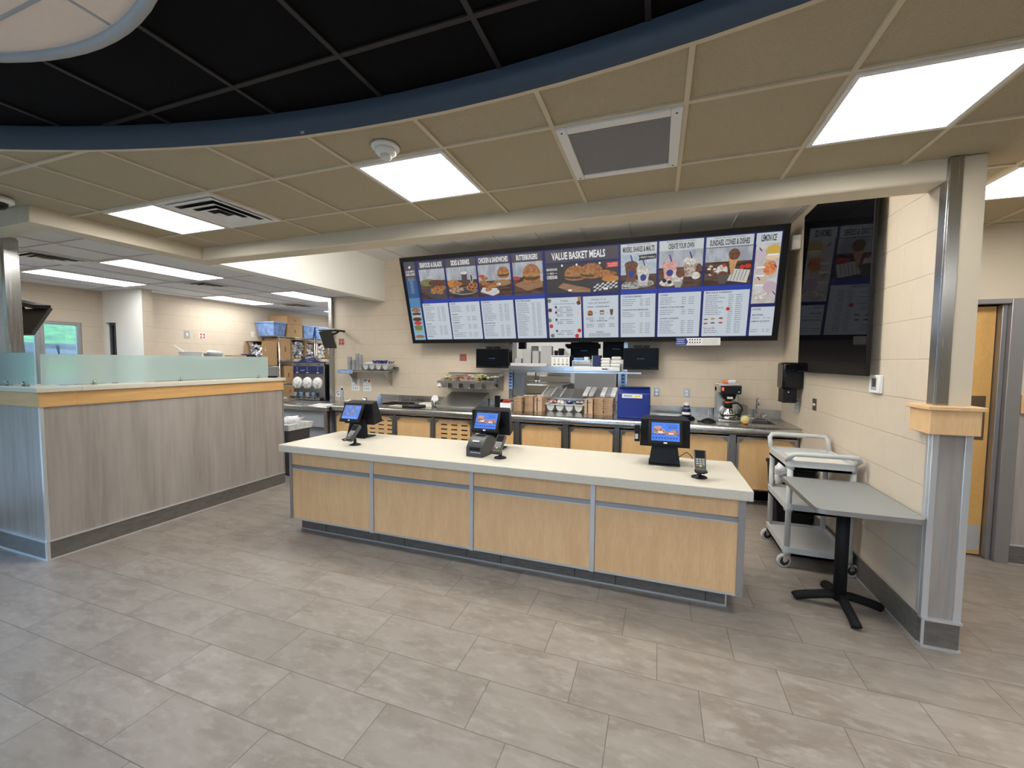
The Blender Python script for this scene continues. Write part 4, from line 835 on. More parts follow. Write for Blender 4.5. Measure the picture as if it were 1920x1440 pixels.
# steel worktop with a sink
sx0, sx1, sy0, sy1 = 1.045, 1.335, 5.58, 5.98
b = B((0,5.6,BZ)); zt = BZ; th = .006
for q in (((BX0,BY,zt-th),(sx0,YB-.01,zt)), ((sx1,BY,zt-th),(XR-.004,YB-.01,zt)), ((sx0,BY,zt-th),(sx1,sy0,zt)), ((sx0,sy1,zt-th),(sx1,YB-.01,zt))): b.box(*q, STEEL)
wt = tag(b.build('steel_worktop'), 'stainless steel worktop along the block wall', 'countertop')
b = B((0,5.6,BZ)); pr = [(BY+.012,zt),(BY+.002,zt-.008),(BY-.010,zt-.030),(BY-.014,zt-.06),(BY-.010,zt-.09),(BY+.012,zt-.104),(BY+.03,zt-.104),(BY+.03,zt)]
b.prism([(BX0,y,z) for y, z in pr], (XR-.004-BX0,0,0), STEEL); b.build('rolled_edge', wt, .002)
b = B((0,5.6,BZ)); b.box((BX0+.3,YB-.018,zt),(XR-.004,YB-.002,zt+.118),STEEL); b.box((BX0+.3,YB-.04,zt),(XR-.004,YB-.018,zt+.010),STEEL); b.build('backsplash', wt, .002)
b = B((0,5.6,BZ)); b.box((sx0,sy0,zt-.2),(sx0+.004,sy1,zt),STEEL_D); b.box((sx1-.004,sy0,zt-.2),(sx1,sy1,zt),STEEL_D); b.box((sx0,sy0,zt-.2),(sx1,sy0+.004,zt),STEEL_D); b.box((sx0,sy1-.004,zt-.2),(sx1,sy1,zt),STEEL_D); b.box((sx0,sy0,zt-.204),(sx1,sy1,zt-.2),STEEL_D); b.build('sink_basin', wt)
# side counter of the drinks station
t = thing('side_counter', 'grey steel counter holding the frozen custard machine', 'counter', (-5.9,5.6,0)); o = t.location; SZ = .905
b = B(o); b.box((-7.0,5.2,SZ-.07),(-4.985,5.35,SZ),STEEL); b.box((-7.0,5.35,SZ-.03),(-5.77,6.95,SZ),STEEL); b.box((-5.77,5.35,SZ-.03),(-4.985,6.14,SZ),STEEL); b.build('steel_top', t, .008)
b = B(o); b.box((-6.98,5.26,.56),(-5.08,5.30,SZ-.07),CASEG); b.build('apron', t, .003)
b = B(o); b.box((-6.9,5.32,.12),(-5.11,6.1,.84),CASEG); b.box((-5.09,5.25,.0),(-5.03,5.31,SZ-.07),STEEL); b.build('cabinet', t)

def at(x, y, z): return Vector((x,y,z))
# ---- frozen drink machine
t = thing('frozen_custard_machine', 'three head frozen drink machine with a navy crest sign', 'drink machine', (-6.25,6.4,SZ)); o = t.location
MX0, MX1, MY = -6.635, -5.862, 6.09; mz = SZ+.012
b = B(o); b.box((MX0,MY,mz),(MX1-.01,6.9,1.60),STEEL_D); b.build('body', t, .004)
b = B(o); b.box((MX1-.008,MY+.02,mz),(MX1,6.88,1.57),BLACK); b.build('side_panel', t)
b = B(o); b.box((MX0,MY-.006,1.545),(MX1-.01,MY+.02,1.602),STEEL)
for i in range(3): b.box((MX0+.10+.255*i,MY-.009,1.565),(MX0+.16+.255*i,MY-.006,1.582),DGREY)
b.build('top_trim', t)
b = B(o); pts = []
for i in range(33):
    f = i/32; e = (.5-.5*math.cos(2*PI*min(max((f-.10)/.8,0),1)))**1.1; pts.append((MX0+(MX1-MX0)*f, MY+.01, 1.625+.135*e))
b.prism([(MX1,MY+.01,1.602),(MX0,MY+.01,1.602)]+pts, (0,.02,0), NAVY); b.text("Culver's",(-6.245,MY+.008,1.690),Vector((1,0,.12)),Z_,.042,WHITE,.19,.02); b.text('FROZEN CUSTARD',(-6.23,MY+.008,1.655),Vector((1,0,.12)),Z_,.013,LGREY,.22); b.box((-6.30,MY+.007,1.628),(-6.16,MY+.009,1.634),LGREY); b.build('crest_sign', t)
b = B(o); b.box((MX0+.012,MY-.008,1.395),(MX1-.05,MY,1.54),NAVY)
for i in range(3):
    x = MX0+.11+.25*i
    for j in range(3): b.cyl((x,MY-.010,1.515-.03*j),(x,MY-.008,1.515-.03*j),.007,WHITE,seg=8)
    b.box((x-.03,MY-.010,1.41),(x+.03,MY-.008,1.425),WHITE)
b.text("Culver's",(-6.39,MY-.0095,1.452),Vector((1,0,.12)),Z_,.022,WHITE,.10,.02); b.build('control_panel', t)
for i in range(3):
    x = MX0+.115+.245*i; zc = 1.225
    b = B(o); b.lathe([(.108,0),(.108,.012),(.100,.03),(.06,.045),(.03,.05)], (x,MY,zc), WHITE, 32, True, (0,-1,0)); hd = b.build('dispensing_door', t)
    b = B(o); b.box((x-.045,MY-.085,zc-.06),(x+.045,MY-.04,zc-.02),LGREY); b.cyl((x,MY-.06,zc-.02),(x,MY-.06,zc-.10),.018,WHITE,seg=14); b.build('spout', hd)
    for dx in (-.06,.06): b = B(o); b.cyl((x+dx,MY-.045,zc-.005),(x+dx,MY-.0,zc-.005),.013,DGREY,seg=10); b.build('thumb_nut', hd)
b = B(o); b.box((MX0+.02,MY-.12,mz+.035),(MX1-.02,MY,mz+.045),STEEL); b.box((MX0+.02,MY-.12,mz),(MX1-.02,MY-.11,mz+.055),STEEL)
for i in range(5): b.cyl((MX0+.12+.13*i,MY-.122,mz+.028),(MX0+.12+.13*i,MY-.119,mz+.028),.013,BLACK,seg=10)
b.build('drip_tray', t)
for i in range(4):
    x = MX0+.10+.15*i; b = B(); b.lathe([(.025,0),(.036,.08),(.038,.082)], (0,0,0), (CLEAR,BINL,CLEAR,BINL)[i], 16); c = tag(b.build('plastic_cup'), ['clear cup on the drip tray, leftmost of four','blue cup on the drip tray, second of four','clear cup on the drip tray, third of four','blue cup on the drip tray, rightmost of four'][i], 'cup', 'cups under the frozen drink machine'); c.location = (x,MY-.06,mz+.046)
b = B(); b.hexa([(-5.40,5.24,SZ+.002),(-5.06,5.24,SZ+.002),(-5.02,5.42,SZ+.002),(-5.34,5.42,SZ+.002),(-5.40,5.24,SZ+.006),(-5.06,5.24,SZ+.006),(-5.02,5.42,SZ+.03),(-5.34,5.42,SZ+.03)],WHITE); b.box((-5.2,5.32,SZ+.018),(-5.13,5.325,SZ+.0195),DGREY); tag(b.build('white_card'), 'white card lying at the right end of the grey steel counter', 'card')
b = B((-6.35,5.42,SZ+.075)); b.blob((-6.35,5.42,SZ+.075),(.20,.12,.06),BAGW,.3,12,8,3); tag(b.build('film_bag'), 'crumpled clear bag on the grey steel counter beside the partition', 'plastic bag')
b = B((-5.85,5.62,SZ)); b.box((-6.15,5.45,SZ+.001),(-5.5,5.80,SZ+.012),STEEL_D); tag(b.build('drain_mat', None, .002), 'dark mat on the grey counter in front of the drink machine', 'mat')
# trash can with white bag
t = thing('trash_can', 'grey trash can on casters with a white liner beside the partition', 'trash can', (-5.12,4.56,0)); 
b = B(); b.hexa([(-.22,-.17,.09),(.22,-.17,.09),(.22,.17,.09),(-.22,.17,.09),(-.26,-.20,.72),(.26,-.20,.72),(.26,.20,.72),(-.26,.20,.72)],DGREY); b.build('bin', t, .02)
b = B(); b.hexa([(-.265,-.205,.66),(.265,-.205,.66),(.265,.205,.66),(-.265,.205,.66),(-.285,-.225,.745),(.285,-.225,.745),(.285,.225,.745),(-.285,.225,.745)],BAGW); b.blob((.10,.02,.76),(.17,.14,.075),BAGW,.35,11,7,8); b.blob((-.12,.02,.75),(.16,.15,.05),BAGW,.35,11,7,9); b.build('liner', t)
for x in (-.18,.18):
    for y in (-.13,.13):
        b = B(); b.cyl((x-.012,y,.04),(x+.012,y,.04),.04,RUBBER,seg=18); b.box((x-.02,y-.01,.05),(x+.02,y+.01,.095),ALU); b.build('caster', t)

# ---- wall shelf with cups and cutlery tray
t = thing('wall_shelf', 'stainless wall shelf left of the menu board', 'shelf', (-4.8,6.0,1.49)); o = t.location
b = B(o); b.box((-5.34,5.85,1.485),(-4.27,YB-.002,1.495),STEEL); b.box((-5.34,5.85,1.452),(-4.27,5.862,1.495),STEEL); b.box((-5.34,YB-.02,1.49),(-4.27,YB-.002,1.55),STEEL); b.build('shelf_top', t, .002)
for x in (-5.18,-4.42):
    b = B(o); b.prism([(x,5.87,1.484),(x,YB-.003,1.484),(x,YB-.003,1.22),(x,YB-.03,1.22)], (.006,0,0), STEEL); b.build('bracket', t)
b = B(o); b.box((-5.345,5.845,1.425),(-5.02,5.8495,1.492),BINL); b.text('PICK-UP',(-5.18,5.844,1.445),X_,Z_,.024,WHITE,.2); b.build('label_strip', t)
for i, (x, n) in enumerate(((-5.19,8),(-5.10,5),(-5.02,11),(-4.955,10))):
    b = B(); 
    for k in range(n): b.lathe([(.026,.012*k),(.036,.10+.018*k),(.038,.102+.018*k)], (0,0,0), CLEAR, 14, False)
    c = tag(b.build('cup_stack'), ['clear cup stack on the wall shelf, leftmost','short clear cup stack on the wall shelf, second from left','tallest clear cup stack on the wall shelf','clear cup stack on the wall shelf next to the grey tray'][i], 'cups', 'stacks of clear cups on the wall shelf'); c.location = (x,5.98,1.496)
def cutlery_tray(label, x0, x1, y0, y1, z, n, fills, big=False):
    t = thing('cutlery_tray', label, 'tray', ((x0+x1)/2,(y0+y1)/2,z), 0, 'grey compartment trays'); o = t.location; h = .095
    b = B(o); w = (x1-x0)/n
    for i in range(n):
        xc = x0+w*(i+.5); pr = []
        for q in range(9): a = PI*q/8; pr.append((xc-(w*.42)*math.cos(a), y0+.02, z+h-(h-.004)*math.sin(a)))
        P2 = [Vector(p)+Vector((0,y1-y0-.04,0)) for p in pr]
        for q in range(8): b.face([pr[q],pr[q+1],P2[q+1],P2[q]], LGREY, True)
        b.face(pr, LGREY); b.face(list(reversed(P2)), LGREY)
    b.box((x0-.01,y0,z+h),(x1+.01,y0+.022,z+h+.014),LGREY); b.box((x0-.01,y1-.022,z+h),(x1+.01,y1,z+h+.014),LGREY)
    for i in range(n+1): x = x0+w*i; b.box((x-.008-.008*(i in (0,n)),y0+.02,z+h-.002),(x+.008+.008*(i in (0,n)),y1-.02,z+h+.012),LGREY)
    b.build('tray', t, .002)
    return t
cutlery_tray('grey compartment tray with navy spoons on the wall shelf', -4.87,-4.33,5.90,6.10,1.496,4,None)
rnd = random.Random(5)
for k in range(44):
    x = -4.66+.30*rnd.random(); b = B(); y = 5.93+.12*rnd.random(); a = rnd.random()*2-1; b.tube([(0,0,0),(a*.03,.0,.03),(a*.05,.01,.06)],.006,CBLUE,6,flat=.4); b.blob((a*.055,.012,.068),(.016,.006,.012),CBLUE,.1,8,5,k); c = tag(b.build('navy_spoon'), 'navy plastic spoon sticking out of the tray on the wall shelf', 'spoon', 'navy spoons in the shelf tray'); c.location = (x,y,1.560+.025*rnd.random())
b = B((-4.78,6.0,1.60)); b.blob((-4.78,6.0,1.60),(.09,.08,.035),BAGW,.3,10,7,5); tag(b.build('napkin_bundle'), 'crumpled white wrapped bundle at the left side of the shelf tray', 'napkins')
def notice(name, label, x0, x1, z0, z1, red=False):
    t = thing(name, label, 'poster', ((x0+x1)/2,YB-.004,(z0+z1)/2), 0, 'portion guide posters'); o = t.location; y = YB-.004
    b = B(o); b.box((x0,y-.001,z0),(x1,y+.001,z1),PAPER); b.build('sheet', t)
    b = B(o); w = x1-x0; b.box((x0+.01,y-.0025,z1-.03),(x0+w*.55,y-.0012,z1-.012),NAVY); b.box((x0+.01,y-.0025,z1-.055),(x0+w*.4,y-.0012,z1-.040),GREY)
    if red: b.blob((x1-.035,y-.003,z1-.035),(.025,.001,.028),RED,.2,10,4,1)
    for i in range(3):
        for j in range(2): x = x0+.03+(w-.05)*i/3; z = z0+.025+.055*j; b.box((x,y-.0025,z),(x+.02,y-.0012,z+.03),BINL if j == 0 else LGREY)
    b.build('print', t)
notice('portion_poster', 'portion guide poster under the wall shelf, the plain left one', -5.30,-5.12,1.105,1.315)
notice('portion_poster', 'portion guide poster under the wall shelf with a red mark', -5.04,-4.87,1.105,1.32,True)
notice('small_notice', 'small white notice at the left end of the block wall above the worktop', -5.66,-5.56,.98,1.09)
t = thing('spray_bottle', 'clear spray bottle with black cap below the wall shelf', 'bottle', (-5.32,5.92,BZ))
b = B(); b.lathe([(.030,0),(.033,.02),(.027,.09),(.032,.13),(.024,.17),(.013,.19)], (0,0,0), CLEAR, 18); b.build('bottle', t)
b = B(); b.lathe([(.015,.19),(.015,.215),(.010,.22)], (0,0,0), BLACK, 14); b.lathe([(.008,.22),(.008,.26)], (0,0,0), WHITE, 10); b.build('cap', t)
# outlets and switch plates
def plate(name, label, P, N, w, h, m, ins, cat='wall outlet', group=None):
    t = thing(name, label, cat, P, 0, group); N = Vector(N); U = Vector((abs(N.y),abs(N.x),0)); b = B(P); P = Vector(P)
    q = [P-U*w/2-Z_*h/2, P+U*w/2-Z_*h/2, P+U*w/2+Z_*h/2, P-U*w/2+Z_*h/2]; b.prism(q, N*.006, m); b.build('plate', t, .001)
    for i, (du, dz, ww, hh) in enumerate(ins):
        b = B(P); c = P+U*du+Z_*dz; b.prism([c-U*ww/2-Z_*hh/2, c+U*ww/2-Z_*hh/2, c+U*ww/2+Z_*hh/2, c-U*ww/2+Z_*hh/2], N*.009, RED if label.startswith('red') else (WHITE if m is not WHITE else OFFW)); b.build('socket', t, .002)
    return t
I2 = [(0,.022,.035,.03),(0,-.022,.035,.03)]; I4 = [(-.028,.028,.034,.04),(.028,.028,.034,.04),(-.028,-.028,.034,.04),(.028,-.028,.034,.04)]
plate('wall_outlet', 'steel outlet plate on the block wall right next to the blue box', (-.005,YB,1.245), (0,-1,0), .075,.118,STEEL,I2,group='outlets')
plate('wall_outlet', 'steel outlet plate on the block wall left of the coffee maker', (.385,YB,1.245), (0,-1,0), .075,.118,STEEL,I2,group='outlets')
plate('red_outlet', 'red double outlet under the menu board left of the monitor', (-3.03,YB,1.72), (0,-1,0), .125,.115,STEEL,I4,group='outlets')
plate('red_outlet', 'red double outlet behind the monitor arm at the left wall end', (-5.52,YB,2.0), (0,-1,0), .12,.115,STEEL,I4,group='outlets')
plate('wall_plate', 'blank grey plate on the kitchen block wall left of the red outlet', (-8.4,5.32,2.12), (1,0,0), .10,.14,GREY,[(0,0,.03,.05)],group='outlets')
plate('red_outlet', 'red double outlet on the far kitchen block wall', (-8.4,5.60,2.11), (1,0,0), .13,.12,WHITE,I4,group='outlets')
plate('wall_outlet', 'white outlet on the far block wall left of the blue bin', (-8.4,6.66,2.21), (1,0,0), .075,.12,WHITE,I2,group='outlets')
plate('switch_plate', 'grey metal plate on the right block wall below the television', (XR,4.96,1.25), (-1,0,0), .10,.12,BRONZE,[(0,.0,.06,.02)],'switch plate')

# ---- items on the left part of the worktop
def onc(x, y): return (x,y,BZ+.001)
for i, (x,y,r,h,m,lab) in enumerate(((-4.93,5.62,.055,.05,CHROME,'steel bowl on the worktop near the spray bottle'),(-4.66,5.72,.04,.085,CHROME,'steel cup on the worktop behind the left terminal'))):
    b = B(); b.lathe([(r*.6,0),(r*.9,h*.4),(r,h),(r*.94,h),(r*.84,h*.4),(r*.5,.006)], (0,0,0), m, 22); c = tag(b.build('steel_cup'), lab, 'cup'); c.location = onc(x,y)
t = thing('squeeze_bottle', 'pale blue squeeze bottle with a metal cap on the worktop', 'bottle', onc(-4.42,5.80)); b = B(); b.lathe([(.035,0),(.037,.09),(.03,.12)], (0,0,0), BINL, 18); b.build('bottle', t); b = B(); b.lathe([(.022,.12),(.012,.16),(.006,.20)], (0,0,0), ALU, 14); b.build('nozzle', t)
for i, (x0,y0,x1,y1,h,m,lab) in enumerate(((-4.30,5.70,-3.85,5.98,.012,BLACKM,'flat dark tray leaning on the worktop behind the left terminal'),(-3.98,5.45,-3.62,5.62,.02,PAPER,'loose white papers on the worktop left of the black tray'),(-3.72,5.42,-3.42,5.62,.03,DGREY,'black tray between two piles of paper on the worktop'),(-3.55,5.64,-3.17,5.86,.045,PAPER,'pile of white paper liners beside the steel canister'))):
    b = B(onc((x0+x1)/2,(y0+y1)/2)); z = BZ+.002
    if m is PAPER:
        rnd = random.Random(i)
        for k in range(4 if i == 3 else 2): dx, dy = rnd.random()*.03-.015, rnd.random()*.03-.015; b.hexa([(x0+dx,y0+dy,z+h*k/4),(x1+dx,y0-dy,z+h*k/4),(x1,y1+dy,z+h*k/4),(x0+dx,y1,z+h*k/4),(x0+dx,y0+dy,z+h*(k+1)/4),(x1+dx,y0-dy,z+h*(k+1)/4),(x1,y1+dy,z+h*(k+1)/4),(x0+dx,y1,z+h*(k+1)/4)],PAPER if k%2 == 0 else OFFW)
        if i == 1: b.face([(x0+.1,y0+.02,z+h*.52),(x1-.1,y0+.03,z+h*.52),(x1-.08,y1-.05,z+h*.52),(x0+.12,y1-.04,z+h*.52)], ORANGE)
    else: b.box((x0,y0,z),(x1,y1,z+h*.3),m); b.box((x0,y0,z),(x0+.01,y1,z+h),m); b.box((x1-.01,y0,z),(x1,y1,z+h),m); b.box((x0,y0,z),(x1,y0+.01,z+h),m); b.box((x0,y1-.01,z),(x1,y1,z+h),m)
    tag(b.build('paper_pile' if m is PAPER else 'serving_tray'), lab, 'papers' if m is PAPER else 'tray')
t = thing('steel_canister', 'steel canister with a white lid standing up in it, left of the sloped steel stand', 'canister', onc(-3.28,5.66)); b = B(); b.lathe([(.05,0),(.062,.10),(.066,.105),(.058,.105),(.046,.01)], (0,0,0), STEEL, 26); b.build('can', t); b = B(); b.lathe([(.060,-.004),(.060,.004)], (0,0,.125), WHITE, 26, True, (0,-1,.25)); b.build('lid', t)
t = thing('sloped_stand', 'sloped stainless steel stand on the worktop below the condiment shelf', 'stand', (-2.9,5.84,BZ)); o = t.location
b = B(o); b.hexa([(-3.20,5.56,BZ+.001),(-2.56,5.56,BZ+.001),(-2.56,6.10,BZ+.001),(-3.20,6.10,BZ+.001),(-3.20,5.56,BZ+.02),(-2.56,5.56,BZ+.02),(-2.56,6.10,BZ+.205),(-3.20,6.10,BZ+.205)],STEEL_R); b.build('housing', t, .004)
b = B(o); b.hexa([(-3.215,5.548,BZ+.021),(-2.545,5.548,BZ+.021),(-2.545,6.105,BZ+.208),(-3.215,6.105,BZ+.208),(-3.215,5.548,BZ+.030),(-2.545,5.548,BZ+.030),(-2.545,6.105,BZ+.214),(-3.215,6.105,BZ+.214)],STEEL_R); b.build('sloped_top', t, .003)
# condiment shelf with pans
t = thing('condiment_shelf', 'stainless wall shelf with five steel pans of packets', 'shelf', (-2.8,5.95,1.33)); o = t.location
b = B(o); b.hexa([(-3.29,5.78,1.335),(-2.31,5.78,1.335),(-2.31,YB-.01,1.335+.105),(-3.29,YB-.01,1.335+.105),(-3.29,5.78,1.345),(-2.31,5.78,1.345),(-2.31,YB-.01,1.345+.105),(-3.29,YB-.01,1.345+.105)],STEEL)
b.box((-3.30,5.77,1.312),(-2.30,5.782,1.352),STEEL); b.box((-3.29,YB-.02,1.44),(-2.31,YB-.002,1.475),STEEL); b.build('shelf_top', t, .002)
for x in (-3.288,-2.318): b = B(o); b.prism([(x,5.80,1.334),(x,YB-.003,1.44),(x,YB-.003,1.20)], (.006,0,0), STEEL_D); b.build('bracket', t)
cols = [(YEL,OFFW),(RED,BRONZE),(WHITE,RED),(YEL,BLACKM),(CLEAR,WHITE)]; rnd = random.Random(9)
for i in range(5):
    x = -3.18+.192*i; b = B(o); b.hexa([(x-.052,5.79,1.235),(x+.052,5.79,1.235),(x+.052,5.99,1.235),(x-.052,5.99,1.235),(x-.068,5.785,1.334),(x+.068,5.785,1.334),(x+.068,6.02,1.334),(x-.068,6.02,1.334)],STEEL); b.build('pan', t, .008)
    b = B(); 
    for k in range(14):
        m = (cols[i][k%2], OFFW)[k%5 == 4]; b.blob((rnd.random()*.13-.065, rnd.random()*.26-.13, .012+.05*rnd.random()+.0), (.028,.022,.010), m, .25, 7, 4, k)
    c = tag(b.build('sauce_packets'), ['yellow sauce packets in the leftmost steel pan','dark red sauce packets in the second steel pan','white and red packets in the middle steel pan','yellow and black packets in the fourth steel pan','clear wrapped cups in the rightmost steel pan'][i], 'packets', 'packets in the condiment shelf'); c['kind'] = 'stuff'; c.location = (x,5.96,1.375)
b = B(); b.lathe([(.03,0),(.034,.02),(.01,.05),(.01,.055)], (0,0,0), WHITE, 14); b.cyl((0,0,-.01),(0,0,.0),.022,BLACK); c = tag(b.build('pump_nozzle'), 'small white and black nozzle hanging at the left corner of the condiment shelf', 'nozzle'); c.location = (-3.27,5.79,1.252)

# ================================================================== KITCHEN PASS-THROUGH
t = thing('pass_through_frame', 'stainless frame lining the kitchen pass-through', 'window frame', (-1.31,YB,1.1)); o = t.location
b = B(o); w = .03
b.box((PX0-.05,YB-.012,PZ0-.03),(PX0+.005,YB,PZ1),STEEL); b.box((PX1-.005,YB-.012,PZ0-.03),(PX1+.05,YB,PZ1),STEEL); b.box((PX0,YB-.02,PZ0-.03),(PX1,YB,PZ0),STEEL)
b.box((PX0,YB,PZ0-.001),(PX1,YB+.25,PZ0+.006),STEEL); b.box((PX0,YB,PZ0),(PX0+.004,YB+.2,PZ1),STEEL_D); b.box((PX1-.004,YB,PZ0),(PX1,YB+.2,PZ1),STEEL_D); b.build('jamb_lining', t, .001)
b = B(o); b.box((PX0+.005,YB+.02,1.12),(PX0+.19,YB+.18,1.50),STEEL); b.build('left_panel', t)
for x, l in ((PX0-.03,'left'),(PX1-.02,'right')):
    b = B(o); b.box((x-.02,YB-.03,1.23),(x+.045,YB-.013,1.52),BINL)
    for i in range(5): b.box((x-.005,YB-.032,1.26+.05*i),(x+.03,YB-.03,1.285+.05*i),CBLUE)
    b.build('label_holder', t)
t = thing('pass_shelf', 'thick stainless shelf crossing the kitchen pass-through', 'shelf', (-1.31,6.0,1.52)); o = t.location
b = B(o); b.box((-2.14,5.90,1.525),(-.49,6.34,1.598),STEEL); b.build('shelf_body', t, .005)
b = B(o); b.box((-2.29,5.93,1.50),(-.21,5.99,1.524),STEEL); b.build('mounting_rail', t, .002)
b = B(o); b.box((-1.14,5.885,1.545),(-.50,5.8995,1.592),WHITE); b.box((-.74,5.883,1.555),(-.66,5.885,1.572),DGREY); b.cyl((-.64,5.885,1.563),(-.64,5.880,1.563),.008,STEEL,seg=10); b.build('heater_panel', t, .003)
SZ2 = 1.599
bx = [(-2.00,.10,.11,1,'lowest grey carton on the pass-through shelf, far left'),(-1.86,.13,.25,1,'grey carton second from left on the pass-through shelf'),(-1.725,.10,.22,1,'grey carton third from left on the pass-through shelf'),(-1.79,.09,.30,0,'grey carton standing behind two others on the pass-through shelf'),(-1.56,.16,.29,1,'tallest grey carton on the pass-through shelf')]
for x, w, h, fr, lab in bx:
    y = 5.98 if fr else 6.12; b = B(); b.box((-w/2,-.05,0),(w/2,.05,h),GREY)
    for z in (h*.985,): b.box((-w/2+.004,-.046,z),(w/2-.004,.046,h+.001),LGREY)
    c = tag(b.build('carton', None, .002), lab, 'carton', 'grey cartons on the pass-through shelf'); c.location = (x,y,SZ2)
b = B((-1.75,5.95,SZ2)); rnd = random.Random(2)
for k in range(5): z = SZ2+.008*k; b.hexa([(-2.12+.02*rnd.random(),5.905,z),(-1.52-.05*rnd.random(),5.905,z),(-1.52,5.925,z),(-2.12,5.925,z),(-2.12,5.905,z+.006),(-1.54,5.905,z+.006),(-1.54,5.925,z+.006),(-2.10,5.925,z+.006)],PAPER if k%2 else OFFW)
tag(b.build('paper_liners'), 'flat stack of white paper liners at the front of the pass-through shelf', 'paper')
t = thing('portion_card', 'white portion guide card standing on the pass-through shelf', 'card', (-1.33,5.905,SZ2)); o = t.location
b = B(o); b.box((-1.475,5.903,SZ2),(-1.205,5.906,SZ2+.155),PAPER); b.build('sheet', t)
b = B(o); b.box((-1.465,5.901,SZ2+.135),(-1.215,5.903,SZ2+.145),NAVY)
for i in range(4): x = -1.445+.062*i; b.box((x,5.901,SZ2+.02),(x+.035,5.903,SZ2+.034),DGREY); b.box((x+.005,5.901,SZ2+.05),(x+.03,5.903,SZ2+.11),LGREY)
b.build('print', t)
for x, r, h, lab in ((-1.43,.028,.23,'small black cup stack behind the portion card'),(-1.355,.042,.26,'wide black cup stack behind the portion card'),(-1.20,.035,.15,'short black container right of the portion card')):
    b = B(); b.lathe([(r*.8,0),(r,h*.9),(r*1.08,h),(r*.9,h)], (0,0,0), BLACK, 18); b.lathe([(r*1.05,h*.86),(r*1.1,h*.9)],(0,0,0),BLACKM,18,False); c = tag(b.build('black_cups'), lab, 'cups', 'black cups on the pass-through shelf'); c.location = (x,6.02,SZ2)
t = thing('lid_rack', 'small steel rack holding blue lids on the pass-through shelf', 'rack', (-1.03,6.02,SZ2)); b = B(); b.box((-.14,-.1,.0),(.12,.1,.006),STEEL); b.box((-.14,-.1,.075),(.12,.1,.085),STEEL); b.box((-.14,-.1,0),(-.135,.1,.085),STEEL); b.box((.115,-.1,0),(.12,.1,.085),STEEL); b.build('frame', t)
b = B(); b.box((-.12,-.09,.087),(.02,.08,.125),BINB); b.box((.03,-.09,.087),(.09,.05,.135),WHITE); b.build('lids', t, .004)
b = B((-.83,6.0,SZ2)); b.hexa([(-.88,5.95,SZ2),(-.77,5.92,SZ2),(-.76,6.05,SZ2),(-.88,6.05,SZ2),(-.88,5.95,SZ2+.15),(-.77,5.92,SZ2+.15),(-.76,6.05,SZ2+.16),(-.88,6.05,SZ2+.16)],NAVY); b.box((-.89,5.945,SZ2+.0),(-.88,6.05,SZ2+.155),LGREY); tag(b.build('blue_carton'), 'small navy carton beside the white clamshells on the pass-through shelf', 'carton')
for i, (x, z, a) in enumerate(((-.70,0,.03),(-.70,.042,-.04),(-.70,.084,.0),(-.56,0,.0),(-.555,.045,.10),(-.55,.10,-.05))):
    b = B(); b.hexa([(-.058,-.05,0),(.058,-.05,0),(.058,.05,0),(-.058,.05,0),(-.066,-.058,.020),(.066,-.058,.020),(.066,.058,.020),(-.066,.058,.020)],WHITE); b.hexa([(-.066,-.058,.021),(.066,-.058,.021),(.066,.058,.021),(-.066,.058,.021),(-.055,-.048,.040),(.055,-.048,.040),(.055,.048,.040),(-.055,.048,.040)],WHITE)
    c = tag(b.build('clamshell_box', None, .004), ['bottom clamshell of the left pile on the shelf','middle clamshell of the left pile on the shelf','top clamshell of the left pile on the shelf','bottom clamshell of the right pile on the shelf','middle clamshell of the right pile on the shelf','topmost white clamshell of the right pile on the shelf'][i], 'food container', 'white clamshells on the pass-through shelf'); c.location = (x,5.985,SZ2+z); c.rotation_euler = (0,0,a)
def monitor(label, x0, x1, z0, z1, y, arm=True, txt='No Orders', group='order monitors'):
    t = thing('order_monitor', label, 'monitor', ((x0+x1)/2,y,z0), 0, group); o = t.location
    b = B(o); b.box((x0,y,z0),(x1,y+.035,z1),BLACKM); b.build('casing', t, .004)
    b = B(o); b.box((x0+.010,y-.001,z0+.016),(x1-.010,y+.001,z1-.010),SCRB); bl = emis((.10,.28,.55),1.)
    if txt: b.text(txt,((x0+x1)/2,y-.0018,(z0+z1)/2-.004),X_,Z_,.012,bl,.10)
    b.box((x0+.02,y-.0016,z0+.020),(x0+.10,y-.001,z0+.024),DGREY); b.box((x1-.10,y-.0016,z0+.020),(x1-.02,y-.001,z0+.024),DGREY); b.build('screen', t)
    if arm:
        b = B(o); xc = (x0+x1)/2; b.box((xc-.05,y+.035,(z0+z1)/2-.05),(xc+.05,y+.05,(z0+z1)/2+.05),BLACK); b.box((xc-.02,y+.05,(z0+z1)/2-.02),(xc+.02,YB-.003,(z0+z1)/2+.02),BLACK); b.build('bracket', t)
    b = B(o); xc = (x0+x1)/2; b.box((xc-.10,y+.0,z1),(xc+.11,y+.07,z1+.034),BLACK); b.cyl((xc+.02,y-.001,z1+.018),(xc+.02,y+.002,z1+.018),.004,WHITE,seg=8); b.build('controller_box', t, .003)
monitor('black order monitor on the block wall left of the pass-through', -2.708,-2.160,1.556,1.856,5.95)
monitor('black order monitor on the block wall right of the pass-through', -.455,.012,1.562,1.860,5.95)
monitor('black order monitor hanging inside the pass-through, left of two', -1.30,-.87,1.70,1.97,6.44, False)
monitor('black order monitor hanging inside the pass-through, right of two', -.80,-.40,1.70,2.02,6.44, False)
t = thing('heat_lamp', 'long black heat lamp hanging in the upper pass-through', 'heat lamp', (-1.05,6.25,1.86)); o = t.location
b = B(o); b.prism([(-1.34,6.22,1.90),(-1.30,6.22,1.865),(-.82,6.22,1.865),(-.82,6.22,1.935),(-1.34,6.22,1.935)], (0,.12,0), BLACKM); b.build('hood', t)
